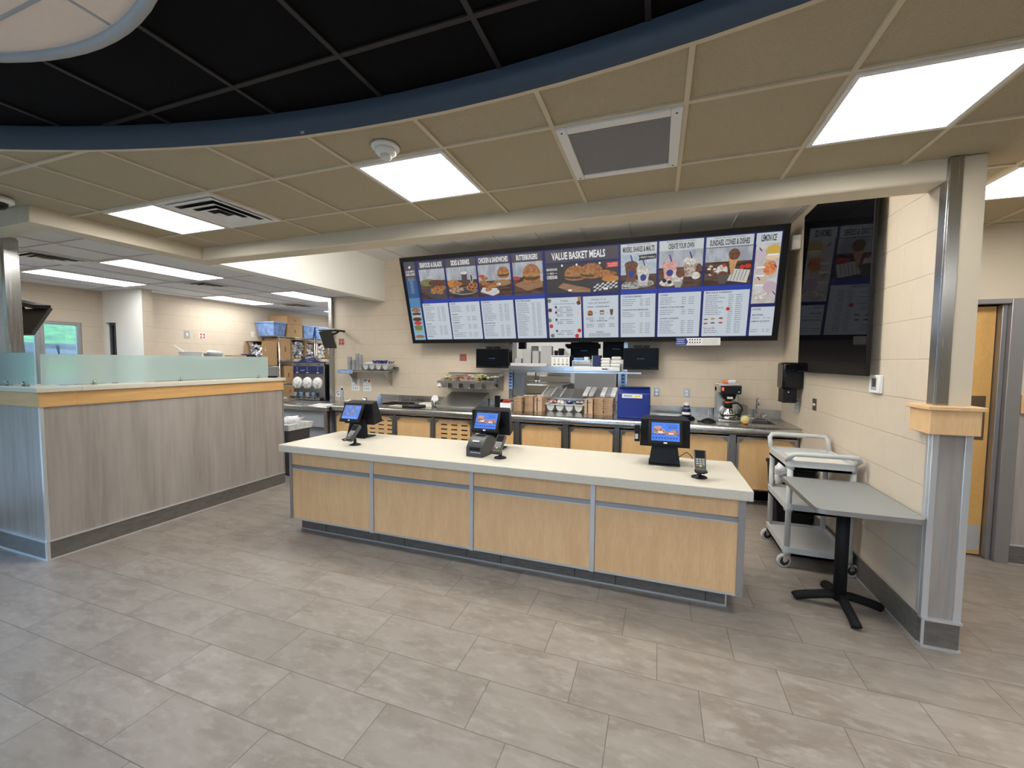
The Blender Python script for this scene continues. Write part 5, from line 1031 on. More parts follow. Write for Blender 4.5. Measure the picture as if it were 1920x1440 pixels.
for x in (-1.25,-.90): b = B(o); b.cyl((x,6.28,1.935),(x,6.28,PZ1),.006,STEEL,seg=8); b.build('hanger', t)
b = B((-2.1,6.3,1.9)); b.box((-2.10,6.24,1.86),(-1.99,6.33,1.97),BLACK); b.cyl((-2.04,6.28,1.97),(-2.04,6.28,PZ1),.006,BLACK,seg=8); tag(b.build('speaker', None, .004), 'small black speaker in the upper left corner of the pass-through', 'speaker')
# slanted holding trays under the shelf
t = thing('holding_rack', 'sloping stainless rack of food trays inside the pass-through', 'rack', (-1.3,6.4,1.12)); o = t.location
b = B(o); b.hexa([(-1.72,6.16,1.108),(-.48,6.16,1.108),(-.48,6.62,1.22),(-1.72,6.62,1.22),(-1.72,6.16,1.116),(-.48,6.16,1.116),(-.48,6.62,1.228),(-1.72,6.62,1.228)],STEEL_D); b.build('slope', t)
for i in range(9): x = -1.70+.152*i; b = B(o); b.prism([(x,6.165,1.118),(x,6.615,1.232),(x,6.615,1.262),(x,6.165,1.148)], (.004,0,0), WHITE if i in (0,1,2) else STEEL); b.build('divider', t)
for i,(x,m) in enumerate(((-1.02,WHITE),(-.93,LGREY),(-.76,WHITE),(-.68,CLEAR),(-.61,WHITE))):
    b = B(); b.hexa([(-.035,-.20,0),(.035,-.20,0),(.035,.18,.095),(-.035,.18,.095),(-.035,-.20,.03),(.035,-.20,.03),(.035,.18,.125),(-.035,.18,.125)],m); c = tag(b.build('wrap_sleeve', None, .003), ['white wrapped sleeve in the left half of the food rack','grey wrapped sleeve in the middle of the food rack','white wrapped sleeve in the right half of the food rack','clear wrapped sleeve near the right end of the food rack','white wrapped sleeve at the right end of the food rack'][i], 'food wrap', 'sleeves in the holding rack'); c.location = (x,6.39,1.145)
b = B((-1.85,6.2,1.11)); 
for k in range(3): b.box((-1.98+.11*k,6.17,PZ0+.007),(-1.89+.11*k,6.26,PZ0+.03+.006*k),PAPER)
tag(b.build('wrapper_stack'), 'white wrappers lying on the sill at the left of the pass-through', 'paper')
# kitchen beyond
t = thing('kitchen_sink', 'stainless sink bench with faucet behind the pass-through', 'sink', (-2.6,8.4,0)); o = t.location
b = B(o); b.box((-3.6,7.9,1.02),(-1.75,8.95,1.20),STEEL); b.box((-3.6,8.9,1.2),(-1.75,8.95,1.35),STEEL); b.build('bench', t, .01)
for x in (-3.5,-1.85): b = B(o); b.cyl((x,8.0,0),(x,8.0,1.03),.02,STEEL); b.build('leg', t)
b = B(o); b.tube([(-2.55,8.8,1.2),(-2.55,8.8,1.75),(-2.5,8.6,1.82),(-2.46,8.45,1.74),(-2.45,8.42,1.62)],.016,CHROME); b.cyl((-2.66,8.75,1.23),(-2.42,8.75,1.23),.02,CHROME); b.build('faucet', t)
t = thing('prep_cabinet', 'tall grey steel cabinet in the back kitchen', 'cabinet', (-1.0,8.4,0)); b = B(); b.box((-.55,-.3,0),(.25,.5,1.62),GREY); b.build('body', t, .01); b = B(); b.box((.28,-.2,0),(.36,.5,1.62),STEEL); b.build('post', t)
b = B(); b.box((-.30,-.05,0),(.30,.25,.75),STEEL); b.box((-.36,-.12,.75),(.36,.3,.79),STEEL); c = tag(b.build('work_table', None, .004), 'steel work table in the back kitchen at the right', 'table'); c.location = (-.15,8.0,.45); c.location.z = 0
t = thing('dispenser_unit', 'white wall dispenser between sink and steel cabinet', 'dispenser', (-1.62,8.7,1.2)); b = B(); b.box((-.10,-.15,0),(.04,.28,.30),WHITE); b.box((-.08,-.12,.30),(.02,.2,.52),WHITE); b.build('body', t, .02)
b = B((-.72,8.0,.8)); b.blob((-.62,7.95,1.02),(.08,.07,.07),WHITE,.15,12,8,4); b.box((-.56,7.9,.80),(-.40,8.05,.84),GREEN); b.lathe([(.07,0),(.08,.12),(.05,.17)],(-.22,7.98,.80),GREEN,18); b.box((-.72,7.86,.791),(-.1,8.1,.80),WHITE); tag(b.build('utensil_tray'), 'white tray with green utensils on the back kitchen table', 'tray')
# upper wall cupboard white
b = B((-1.9,8.8,1.7)); b.box((-2.35,8.6,1.45),(-1.95,8.99,1.95),WHITE); b.box((-2.31,8.59,1.5),(-1.99,8.6,1.9),LGREY); tag(b.build('towel_cabinet', None, .005), 'white cabinet hanging on the back kitchen wall', 'cabinet')

# ================================================================== THINGS ON THE RIGHT PART OF THE WORKTOP
def make_bag():
    t = thing('paper_bag_bundle', 'x', 'paper bag', (0,0,0)); b = B(); b.hexa([(-.062,-.10,0),(.062,-.10,0),(.062,.12,0),(-.062,.12,0),(-.060,-.098,.024),(.063,-.102,.024),(.063,.12,.024),(-.060,.12,.024)],KRAFT)
    b.box((-.062,-.105,.010),(.062,-.098,.014),CARD_D); b.box((-.063,-.104,.018),(.0,-.099,.0205),CARD_D); b.build('folded_bag', t, .003); return t
proto = None; rnd = random.Random(12)
stacks = [(-1.915,5.77,8,'outermost kraft paper bag stack at the left'),(-1.755,5.80,9,'tallest kraft paper bag stack, left of the grey tray'),(-.750,5.80,9,'kraft paper bag stack in the middle of the right group'),(-.620,5.78,9,'kraft paper bag stack touching the blue box')]
for x, y, n, lab in stacks:
    for k in range(n):
        if proto is None: proto = make_bag(); c = proto
        else: c = dup(proto, (0,0,0))
        c['label'] = 'folded bag in the '+lab; c['group'] = 'bags of the '+lab
        c.location = (x+rnd.uniform(-.004,.004), y+rnd.uniform(-.005,.005), BZ+.001+.0248*k); c.rotation_euler = (0,0,rnd.uniform(-.03,.03))
def upright_bags(x, lab):
    t = thing('paper_bag_pile', lab, 'paper bags', (x,5.83,BZ+.001), 0, 'piles of printed kraft bags'); b = B()
    for k in range(8): z = .026*k; s = .004*(k%2); b.hexa([(-.058+s,-.10,z),(.058-s,-.10,z),(.058,.12,z),(-.058,.12,z),(-.058,-.102,z+.0255),(.058,-.102,z+.0255),(.058,.12,z+.0255),(-.058,.12,z+.0255)],KRAFT)
    b.build('bags', t); b = B(); b.box((-.022,-.1035,.005),(-.006,-.1025,.20),NAVY); b.box((-.04,-.1036,.155),(.03,-.1027,.162),NAVY); b.build('printed_band', t); return t
upright_bags(-1.612,'kraft bag pile with a navy stripe, left of the grey tray on the worktop').rotation_euler = (0,0,-.08)
upright_bags(-.892,'kraft bag pile with a navy stripe, right of the grey tray on the worktop')
cutlery_tray('grey four compartment tray of packets between the bag piles on the worktop', -1.535,-.985,5.83,6.05,BZ+.001,4,None)
for i,(x,m,lab) in enumerate(((-1.465,RED,'red sauce packets in the first tray compartment'),(-1.33,WHITE,'white straws and napkins in the second tray compartment'),(-1.19,CBLUE,'blue packets in the third tray compartment'),(-1.055,BRONZE,'dark red packets in the fourth tray compartment'))):
    b = B(); rnd = random.Random(i)
    for k in range(9): b.blob((rnd.uniform(-.045,.045),rnd.uniform(-.07,.07),.01+.03*rnd.random()),(.028,.022,.013),(m if i != 3 else mat('maroon',(.25,.02,.02),.5)) if k%4 else OFFW,.25,7,4,k)
    c = tag(b.build('packets'), lab, 'packets', 'packets in the worktop tray'); c['kind'] = 'stuff'; c.location = (x,5.94,BZ+.108)
t = thing('white_caddy', 'small white caddy of red packets left of the kraft bags', 'caddy', (-2.10,5.72,BZ+.001)); b = B(); b.box((-.085,-.06,0),(.085,.06,.004),WHITE); b.box((-.085,-.06,0),(-.08,.06,.11),WHITE); b.box((.08,-.06,0),(.085,.06,.11),WHITE); b.box((-.085,-.06,0),(.085,-.055,.11),WHITE); b.box((-.085,.055,0),(.085,.06,.11),WHITE); b.build('box', t, .003)
b = B(); rnd = random.Random(3)
for k in range(12): b.blob((rnd.uniform(-.06,.06),rnd.uniform(-.04,.04),.11+.03*rnd.random()),(.026,.018,.012),RED,.25,7,4,k)
b.build('red_packets', t)
b = B((-2.33,6.0,BZ)); b.box((-2.40,5.98,BZ+.001),(-2.33,6.05,BZ+.18),BLACKM); tag(b.build('black_box', None, .004), 'narrow black box on the worktop right of the sloped stand', 'box')
t = thing('blue_ticket_box', 'royal blue sloped box with a white paper holder on the worktop', 'box', (-.275,5.62,BZ+.001)); o = t.location
b = B(o); z = BZ+.001; sd = [(5.50,z),(5.82,z),(5.82,z+.385),(5.66,z+.385),(5.50,z+.325)]
b.prism([(-.485,y,q) for y,q in sd], (.405,0,0), CBLUE); b.build('box_body', t, .010)
b = B(o); b.box((-.425,5.488,z+.262),(-.175,5.498,z+.312),WHITE); b.box((-.405,5.486,z+.28),(-.30,5.488,z+.30),BINL); b.box((-.27,5.486,z+.28),(-.20,5.488,z+.30),YEL); b.build('paper_holder', t, .006)
b = B(o); b.box((-.47,5.64,z+.386),(-.09,5.81,z+.396),NAVY); b.build('lid', t, .004)
t = thing('lid_tray', 'stacked steel trays on the worktop right of the blue box', 'tray', (.20,5.85,BZ+.001)); b = B(); 
for k in range(3): b.box((-.24+.01*k,-.12,.012*k),(.20,.12,.012*k+.009),STEEL)
b.build('trays', t, .003)
t = thing('condiment_cups', 'navy and white printed cup stack on black lids', 'cups', (.365,5.72,BZ+.001)); b = B(); b.lathe([(.10,0),(.105,.012),(.09,.018)],(0,0,0),BLACK,26); b.lathe([(.085,.02),(.09,.032),(.07,.035)],(0,0,0),BLACK,26); b.build('black_lids', t)
b = B(); b.lathe([(.055,.036),(.046,.13),(.048,.132)],(0,0,0),NAVY,22); b.lathe([(.0555,.06),(.0520,.09)],(0,0,0),WHITE,22,False); b.build('navy_cups', t); b = B(); b.lathe([(.038,.13),(.033,.20),(.034,.205)],(0,0,0),WHITE,20); b.lathe([(.0385,.15),(.0365,.175)],(0,0,0),NAVY,20,False); b.build('white_cups', t)
t = thing('domed_lid', 'black domed lid lying on the worktop left of the coffee maker', 'lid', (.60,5.52,BZ+.001)); b = B(); b.lathe([(.085,0),(.088,.010),(.065,.03),(.03,.045),(.012,.05)],(0,0,0),BLACK,26); b.box((-.12,-.02,0),(-.07,.02,.012),BLACK); b.build('dome', t)
# coffee maker
t = thing('coffee_maker', 'steel and black drip coffee maker on the worktop', 'coffee maker', (.84,5.80,BZ+.001))
b = B(); b.box((-.125,-.22,0),(.125,.18,.03),STEEL); b.box((-.125,.0,.03),(.125,.18,.42),STEEL); b.box((-.125,-.20,.36),(.125,.18,.455),STEEL); b.build('housing', t, .006)
b = B(); b.box((-.105,-.222,.345),(.118,-.195,.445),BLACK); b.build('control_panel', t, .004)
b = B(); b.box((-.095,-.2245,.385),(-.07,-.221,.425),emis((.9,.12,.03),1.4)); b.build('red_switch', t); b = B(); b.cyl((.092,-.2245,.375),(.092,-.2225,.375),.006,emis((.05,.9,.6),2.),seg=10); b.build('green_light', t)
b = B(); b.lathe([(.035,.255),(.075,.29),(.085,.345),(.085,.36)],(0,-.11,0),BLACK,24); b.box((-.03,-.205,.285),(.03,-.19,.31),LGREY); b.build('brew_basket', t)
t = thing('coffee_pot', 'steel coffee pot with curved black handle under the coffee maker', 'coffee pot', (.84,5.685,BZ+.032))
b = B(); b.lathe([(.070,0),(.083,.012),(.088,.05),(.075,.09),(.052,.125),(.045,.14)],(0,0,0),CHROME,30); b.lathe([(.0885,.046),(.0885,.058)],(0,0,0),BLACK,30,False); b.build('carafe', t)
b = B(); b.lathe([(.047,.14),(.04,.185),(.043,.20)],(0,0,0),BLACK,24); b.build('collar', t); b = B(); b.lathe([(.043,.20),(.046,.208),(.03,.214)],(0,0,0),ORANGE,22); b.build('orange_lid', t)
b = B(); b.tube([(.04,0,.19),(.09,-.01,.205),(.135,-.02,.17),(.15,-.02,.12),(.125,-.015,.07),(.085,0,.052)],.010,BLACK,10); b.build('handle', t)
b = B((.80,5.75,1.40)); b.box((.70,5.66,BZ+.459),(.95,5.86,BZ+.463),PAPER); b.blob((.80,5.72,BZ+.485),(.05,.04,.022),ORANGE,.25,9,6,2); b.blob((.87,5.70,BZ+.492),(.05,.03,.025),BAGW,.35,9,6,3); tag(b.build('coffee_packets'), 'orange and clear packets lying on top of the coffee maker', 'packets')
t = thing('yellow_bag', 'clear bag with a yellow item beside the coffee maker', 'plastic bag', (1.00,5.53,BZ+.001)); b = B(); b.blob((0,0,.05),(.042,.04,.045),YEL,.2,9,6,3); b.blob((-.0,-.02,.012),(.03,.03,.012),ORANGE,.2,8,5,1); b.build('yellow_item', t); b = B(); b.blob((.01,0,.055),(.065,.06,.055),mat('clear_film',(.8,.82,.84),.15,alpha=.28),.25,10,7,6); b.build('bag', t)
b = B((1.03,5.9,BZ)); b.hexa([(1.03,5.98,BZ+.001),(1.11,6.0,BZ+.001),(1.11,6.005,BZ+.001),(1.03,5.985,BZ+.001),(1.03,5.98,BZ+.20),(1.11,6.0,BZ+.175),(1.11,6.005,BZ+.175),(1.03,5.985,BZ+.20)],STEEL_D); b.box((1.03,5.975,BZ+.001),(1.11,6.02,BZ+.004),STEEL); tag(b.build('splash_guard'), 'upright steel splash guard between coffee maker and faucet', 'splash guard')
t = thing('faucet', 'chrome gooseneck faucet behind the small sink', 'faucet', (1.22,6.05,BZ+.001))
b = B(); b.tube([(0,0,.02),(0,0,.23)]+[(0,-.055+.055*math.cos(a),.23+.055*math.sin(a)) for a in (PI*i/10 for i in range(1,11))]+[(0,-.11,.19)],.011,CHROME,12); b.build('spout', t)
b = B(); b.box((-.10,-.025,0),(.10,.025,.018),CHROME); b.build('deck', t, .006)
for x in (-.08,.08): b = B(); b.cyl((x,0,.018),(x,0,.055),.014,CHROME,seg=14); b.tube([(x,0,.055),(x*1.5,-.02,.062)],.006,CHROME,8); b.build('handle', t)

# ---- right wall things
t = thing('towel_dispenser', 'black paper towel dispenser on the right wall by the sink', 'towel dispenser', (1.41,5.43,1.30)); o = t.location
b = B(o); b.box((1.315,5.31,1.375),(XR-.002,5.56,1.675),BLACKG2); b.build('cover', t, .025)
b = B(o); b.box((1.33,5.335,1.225),(1.46,5.53,1.378),BLACK); b.cyl((1.38,5.334,1.345),(1.38,5.338,1.345),.008,ALU,seg=10); b.build('lower_bin', t, .006)
t = thing('hand_washing_notice', 'small white notice with a blue heading below the towel dispenser', 'poster', (XR-.003,5.54,1.19)); o = t.location
b = B(o); b.box((XR-.004,5.45,1.115),(XR-.002,5.64,1.262),PAPER); b.build('sheet', t); b = B(o); b.box((XR-.0055,5.46,1.225),(XR-.0042,5.62,1.252),CBLUE)
for i in range(3):
    for j in range(2): b.box((XR-.0055,5.48+.05*i,1.135+.04*j),(XR-.0042,5.505+.05*i,1.165+.04*j),LGREY)
b.build('print', t)
t = thing('thermostat', 'white thermostat with a grey screen on the right wall', 'thermostat', (XR-.012,3.695,1.52)); o = t.location
b = B(o); b.box((XR-.026,3.635,1.455),(XR-.001,3.785,1.585),WHITE); b.build('casing', t, .005); b = B(o); b.box((XR-.0275,3.672,1.475),(XR-.0255,3.748,1.567),GREY); b.box((XR-.028,3.68,1.50),(XR-.0270,3.735,1.56),DGREY); b.build('screen', t)
t = thing('wall_television', 'large glossy black television on the right block wall', 'television', (1.45,4.42,1.58)); o = t.location
b = B(o); b.box((1.436,3.70,1.576),(1.462,5.26,3.23),BLACKM); b.build('casing', t, .003); b = B(o); b.box((1.434,3.712,1.590),(1.436,5.248,3.218),m_tv()); b.build('screen', t)
for y in (4.0,4.8): b = B(o); b.box((1.462,y-.03,1.9),(XR-.001,y+.03,2.9),BLACK); b.build('bracket', t)
t = thing('motion_sensor', 'small white motion sensor in the upper corner beside the menu board', 'sensor', (1.45,6.0,2.9)); o = t.location; b = B(o); b.box((1.42,5.62,2.98),(1.515,5.70,3.14),WHITE); b.build('casing', t, .012); t.location = (1.45,6.0,2.9)

# ================================================================== GREY TABLE AND CART
t = thing('pedestal_table', 'small grey table on a black cross base against the right wall', 'table', (1.225,3.42,0)); o = t.location
def rrect(x0,y0,x1,y1,rs,z):
    P = []; 
    for (cx,cy,r,a0) in ((x1-rs[0],y1-rs[0],rs[0],0),(x0+rs[1],y1-rs[1],rs[1],90),(x0+rs[2],y0+rs[2],rs[2],180),(x1-rs[3],y0+rs[3],rs[3],270)):
        for i in range(7): a = math.radians(a0+15*i); P.append((cx+r*math.cos(a),cy+r*math.sin(a),z))
    return P
b = B(o); b.prism(rrect(.955,3.00,1.505,3.80,(.05,.05,.05,.05),.738), (0,0,.004), ALU_G); b.prism(rrect(.957,3.002,1.503,3.798,(.05,.05,.05,.05),.742), (0,0,.022), GREYT); b.build('tabletop', t)
b = B(o); P = rrect(.953,2.998,1.507,3.802,(.05,.05,.05,.05),.736); P2 = [(x,y,.7635) for x,y,z in P]
for i in range(len(P)): j = (i+1)%len(P); b.face([P[i],P[j],P2[j],P2[i]],ALU_G,True)
b.build('edge_band', t)
b = B(o); b.cyl((1.215,3.335,.05),(1.215,3.335,.735),.038,BLACKM,seg=24); b.box((1.09,3.21,.722),(1.34,3.46,.736),BLACKM); b.build('column', t)
for k,(dx,dy) in enumerate(((-.26,.01),(.25,.04),(.0,-.27),(.0,.27))):
    b = B(o); L = math.hypot(dx,dy); u = Vector((dx/L,dy/L,0)); b.tube([Vector((1.215,3.335,.085))+u*.0, Vector((1.215,3.335,.075))+u*.08, Vector((1.215,3.335,.045))+u*L*.75, Vector((1.215,3.335,.026))+u*L*.97, Vector((1.215,3.335,.018))+u*L],.030,BLACKM,12,flat=.75 if k<2 else .75); b.build('foot', t)
# cart
t = thing('utility_cart', 'grey plastic three shelf utility cart behind the grey table', 'cart', (1.245,4.13,0)); o = t.location; cx0,cx1,cy0,cy1 = 1.005,1.485,3.83,4.44
def shelf(z0, z1, nm, dip=.0):
    b = B(o); b.prism(rrect(cx0,cy0,cx1,cy1,(.05,)*4,z0), (0,0,.02), LGREY); P = rrect(cx0,cy0,cx1,cy1,(.05,)*4,z0); Q = rrect(cx0+.02,cy0+.02,cx1-.02,cy1-.02,(.04,)*4,z1)
    n = len(P); T1 = [(x,y,z1) for x,y,z in P]; I0 = [(x,y,z1-.02) for x,y,z in Q]
    for i in range(n): j = (i+1)%n; b.face([P[i],P[j],T1[j],T1[i]],LGREY,True); b.face([T1[i],T1[j],Q[j],Q[i]],LGREY); b.face([Q[i],Q[j],I0[j],I0[i]],LGREY,True)
    b.face(I0, LGREY); b.build(nm, t)
shelf(.815,.885,'top_shelf'); shelf(.462,.53,'middle_shelf'); shelf(.105,.172,'bottom_shelf')
for x in (cx0+.03,cx1-.03):
    for y in (cy0+.03,cy1-.03):
        b = B(o); b.cyl((x,y,.168),(x,y,.818),.021,LGREY,seg=18); b.build('post', t)
        wx = x+(-.022 if x < 1.2 else .012); A = Vector((.35,-.94,0)); c0 = Vector((wx,y-.01,.052)); b = B(o); b.cyl(c0-A*.014,c0+A*.014,.052,LGREY,seg=26); b.cyl(c0-A*.0155,c0+A*.0155,.037,RUBBER,seg=24); b.cyl(c0-A*.017,c0+A*.017,.012,CHROME,seg=14)
        for sg in (-1,1): q = c0+A*.020*sg; b.hexa([q+Vector((-.02,-.001,0)),q+Vector((.014,-.001,0)),q+Vector((.014,.001,0)),q+Vector((-.02,.001,0)),Vector((x-.022,q.y-.002,.106)),Vector((x+.022,q.y-.002,.106)),Vector((x+.022,q.y+.002,.106)),Vector((x-.022,q.y+.002,.106))],CHROME)
        b.box((x-.026,y-.028,.098),(x+.026,y+.022,.106),CHROME); b.build('caster', t)
for y, yo, zt in ((cy0,-.045,.950),(cy1,.02,1.00)):
    b = B(o); x0, x1 = cx0+.012, cx1-.012; pth = [(x0,y+(.06 if yo<0 else -.04),.875),(x0,y+yo*.5,zt-.03),(x0+.02,y+yo,zt-.004),(x0+.06,y+yo,zt),(x1-.06,y+yo,zt),(x1-.02,y+yo,zt-.004),(x1,y+yo*.5,zt-.03),(x1,y+(.06 if yo<0 else -.04),.875)]
    b.tube(pth,.019,LGREY,14); b.build('handle', t)
b = B((1.27,4.05,.87)); b.box((1.08,3.88,.867),(1.44,4.25,.872),OFFW); tag(b.build('white_tray', None, .002), 'white sheet pan lying on the top shelf of the cart', 'tray')
t = thing('waste_bin', 'black waste bin with a white liner behind the utility cart', 'trash can', (1.315,4.90,0)); b = B(); b.hexa([(-.13,-.13,0),(.13,-.13,0),(.13,.15,0),(-.13,.15,0),(-.17,-.17,.60),(.17,-.17,.60),(.17,.19,.60),(-.17,.19,.60)],BLACKM); b.box((-.18,-.18,.60),(.18,.20,.64),BLACKM); b.build('bin', t, .01)
b = B(); b.blob((-.12,-.19,.60),(.065,.04,.075),BAGW,.3,11,8,2); b.blob((-.14,-.18,.52),(.04,.03,.10),BAGW,.3,9,7,6); b.build('liner', t)

# ================================================================== KITCHEN STORAGE
def wire_rack(label, y0, y1, nb=3):
    t = thing('wire_shelving', label, 'shelving', (-8.08,(y0+y1)/2,0), 0, 'chrome wire shelving'); o = t.location; x0, x1 = -8.36, -7.80
    for x in (x0+.02,x1-.02):
        for y in (y0+.02,y1-.02): b = B(o); b.cyl((x,y,0),(x,y,2.22),.0125,CHROME,seg=10); b.build('post', t)
    for z in (.25,.82,1.13,1.66,2.16):
        b = B(o)
        for x in (x0+.02,x1-.02): b.cyl((x,y0,z),(x,y1,z),.005,CHROME,seg=6); b.cyl((x,y0,z-.03),(x,y1,z-.03),.004,CHROME,seg=6)
        for y in (y0+.02,y1-.02): b.cyl((x0,y,z),(x1,y,z),.005,CHROME,seg=6)
        n = int((y1-y0)/.04)
        for i in range(1,n): b.cyl((x0+.02,y0+(y1-y0)*i/n,z+.004),(x1-.02,y0+(y1-y0)*i/n,z+.004),.0022,CHROME,seg=4,cap=False)
        b.build('wire_shelf', t)
wire_rack('chrome wire shelving unit, the near one, under the blue bin', 6.80, 7.83)
wire_rack('chrome wire shelving unit, the far one, behind the drink machine', 7.85, 8.90)
def bin_(label, x0, x1, y0, y1, z, h):
    t = thing('storage_bin', label, 'storage bin', ((x0+x1)/2,(y0+y1)/2,z), 0, 'blue storage bins'); o = t.location; i = .03
    b = B(o); b.hexa([(x0+i,y0+i,z),(x1-i,y0+i,z),(x1-i,y1-i,z),(x0+i,y1-i,z),(x0,y0,z+h-.03),(x1,y0,z+h-.03),(x1,y1,z+h-.03),(x0,y1,z+h-.03)],BINB); b.build('bin', t, .012)
    b = B(o); b.box((x0-.012,y0-.012,z+h-.03),(x1+.012,y1+.012,z+h),BINL); b.build('lid', t, .008)
bin_('large translucent blue storage bin on top of the near shelving', -8.35,-7.83,6.70,7.03,2.167,.315)
bin_('translucent blue storage bin right of the cardboard boxes on the shelving', -8.3,-7.83,7.50,7.83,2.167,.30)
bin_('translucent blue storage bin at the far end of the shelving', -8.3,-7.83,7.87,8.28,2.167,.30)
def carton(label, x0, x1, y0, y1, z, h, group='cardboard boxes on the shelving', opened=False, fill=None, seed=0, side='x'):
    t = thing('cardboard_box', label, 'box', ((x0+x1)/2,(y0+y1)/2,z), 0, group); o = t.location; b = B(o)
    if not opened:
        b.box((x0,y0,z),(x1,y1,z+h),CARD); b.build('box', t, .003)
        b = B(o); yc = (y0+y1)/2; b.box((x1-.0005,yc-.02,z+h*.35),(x1+.001,yc+.02,z+h*.6),CARD_D) ; b.box((x0,yc-.025,z+h-.0005),(x1,yc+.025,z+h+.001),OFFW); b.build('print_and_tape', t)
    else:
        w = .008; b.box((x0,y0,z),(x1,y1,z+w),CARD); b.box((x0,y0,z),(x1,y0+w,z+h*(1 if side == 'x' else .1)),CARD); b.box((x0,y1-w,z),(x1,y1,z+h),CARD); b.box((x0,y0,z),(x0+w,y1,z+h),CARD); b.box((x1-w,y0,z),(x1,y1,z+h*(.06 if side == 'x' else 1)),CARD); b.box((x0,y0+.02,z+h-w),(x1-.02,y1,z+h),CARD_D); b.build('box', t)
        if fill:
            rnd = random.Random(seed); b = B(); n = 60
            for k in range(n): b.lathe([(.03,0),(.042,.07),(.044,.072),(.038,.07),(.02,.01)],((rnd.uniform(.06,.20),rnd.uniform(y0+.05,y1-.05)-o.y,.04+rnd.random()*h*.74) if side == 'x' else (rnd.uniform(x0+.05,x1-.05)-o.x,rnd.uniform(y0+.04,y0+.16)-o.y,.04+rnd.random()*h*.78)),fill,9,False,(rnd.uniform(-1,1),rnd.uniform(-1,1),rnd.uniform(-1,1)))
            c = tag(b.build('wrapped_cups'), 'clear wrapped cups and lids filling the '+label.split(' ',1)[0]+' '+label.split(' ',1)[1][:40].strip(), 'cups', 'cups in the open boxes'); c['kind'] = 'stuff'; c.location = o; return c
    return t
carton('cardboard box with a dark printed mark, below another box on the shelving', -8.25,-7.82,7.05,7.46,2.167,.29)
carton('topmost cardboard box on the shelving, under the kitchen ceiling', -8.38,-7.82,7.04,7.46,2.459,.185)
CL2 = mat('clear_cup_film', (.58,.60,.63), .12, noise=.35, nscale=30, spec=1.0)
for lab, y0, y1, z, h, f, q, fl in (('open box at the near end of the second shelf',6.42,6.78,1.52,.53,CL2,1,'near'),('open box in the middle of the second shelf',7.16,7.55,1.667,.45,CL2,2,'middle'),('open box beside the shelving uprights',7.57,7.79,1.667,.40,CL2,3,'third'),('open box with bottles on the far shelving',7.92,8.22,1.667,.40,WHITE,4,'bottle'),('open box at the far end of the shelving',8.24,8.55,1.667,.40,CL2,5,'far')):
    c = carton(lab, -8.33,-7.83,y0,y1,z,h,'open boxes on the second shelf',True,f,q,'y' if q == 1 else 'x'); c['label'] = 'clear wrapped cups in the '+lab
carton('tall closed cardboard box behind the near shelving post', -8.3,-7.84,6.86,7.14,1.667,.47)
carton('cardboard box on the third shelf left of the drink machine', -8.3,-7.84,6.95,7.20,1.137,.38)
carton('pinkish cardboard box on the third shelf next to the drink machine', -8.3,-7.81,7.22,7.46,1.137,.40)
carton('cardboard box on the fourth shelf, left', -8.3,-7.82,6.87,7.30,.827,.26)
carton('cardboard box on the fourth shelf, right', -8.3,-7.82,7.32,7.75,.827,.26)
b = B((-8.1,6.6,0)); b.box((-8.38,6.36,0),(-7.8,6.79,1.515),STEEL_D); tag(b.build('steel_stand', None, .01), 'steel stand carrying the open box left of the wire shelving', 'stand')
# equipment behind the frosted glass
t = thing('kitchen_freezer', 'low steel freezer in the kitchen behind the frosted glass', 'freezer', (-7.9,5.3,0)); b = B(); b.box((-.45,-.7,.05),(.3,.95,1.66),STEEL_D); b.build('body', t, .02); b = B(); b.box((-.47,-.72,1.66),(.32,.97,1.69),STEEL); b.build('lid', t, .01)
for lab, x, y, w, l, h, m in (('white oval tub with a scoop on the freezer behind the glass', -7.85,5.02,.10,.17,.10,WHITE),('white clear-lidded container on the freezer behind the glass', -7.85,5.42,.10,.15,.075,CLEAR)):
    t = thing('food_tub', lab, 'food container', (x,y,1.692), 0, 'containers on the freezer'); b = B(); b.lathe([(1,0),(1.12,h*.9),(1.2,h*.92),(1.2,h)],(0,0,0),m,24,True,(0,0,1),1,1)
    for v in b.bm.verts: v.co.x *= w; v.co.y *= l
    b.build('tub', t)
    if m is WHITE: b = B(); b.tube([(0,-.05,h*.6),(0,-.20,h+.05),(0,-.26,h+.10)],.012,WHITE,8); b.build('scoop', t)
    else: b = B(); b.blob((0,0,h+.02),(.06,.12,.035),WHITE,.3,10,6,4); b.build('contents', t)
b = B((-7.85,5.85,1.69)); b.box((-7.95,5.70,1.691),(-7.75,6.0,1.74),CARD); tag(b.build('flat_carton', None, .003), 'flat cardboard carton on the freezer behind the glass', 'box')
b = B((-7.85,6.12,1.69)); b.box((-7.95,6.02,1.691),(-7.75,6.22,1.745),BLACKM); b.box((-7.93,6.02,1.745),(-7.75,6.2,1.765),NAVY); tag(b.build('black_case', None, .004), 'black flat case on the freezer behind the glass', 'box')
# counter behind the partition, a few things on it
b = B((-5.4,3.1,1.0)); b.box((-5.7,2.4,.95),(-4.95,4.0,1.0),STEEL); b.box((-5.68,2.42,0),(-5.6,2.5,.95),STEEL); b.box((-5.68,3.9,0),(-5.6,3.98,.95),STEEL); b.box((-5.05,2.42,0),(-4.97,2.5,.95),STEEL); b.box((-5.05,3.9,0),(-4.97,3.98,.95),STEEL); b.box((-5.5,2.6,1.0),(-5.1,3.0,1.32),DGREY); b.box((-5.5,3.3,1.0),(-5.1,3.7,1.35),LGREY); tag(b.build('inner_counter'), 'steel counter with equipment hidden behind the striped partition', 'counter')
b = B((-4.80,4.10,1.42)); b.box((-4.83,4.03,1.423),(-4.74,4.10,1.448),BLACK); tag(b.build('card_holder', None, .004), 'small black holder at the far end of the partition cap', 'holder')

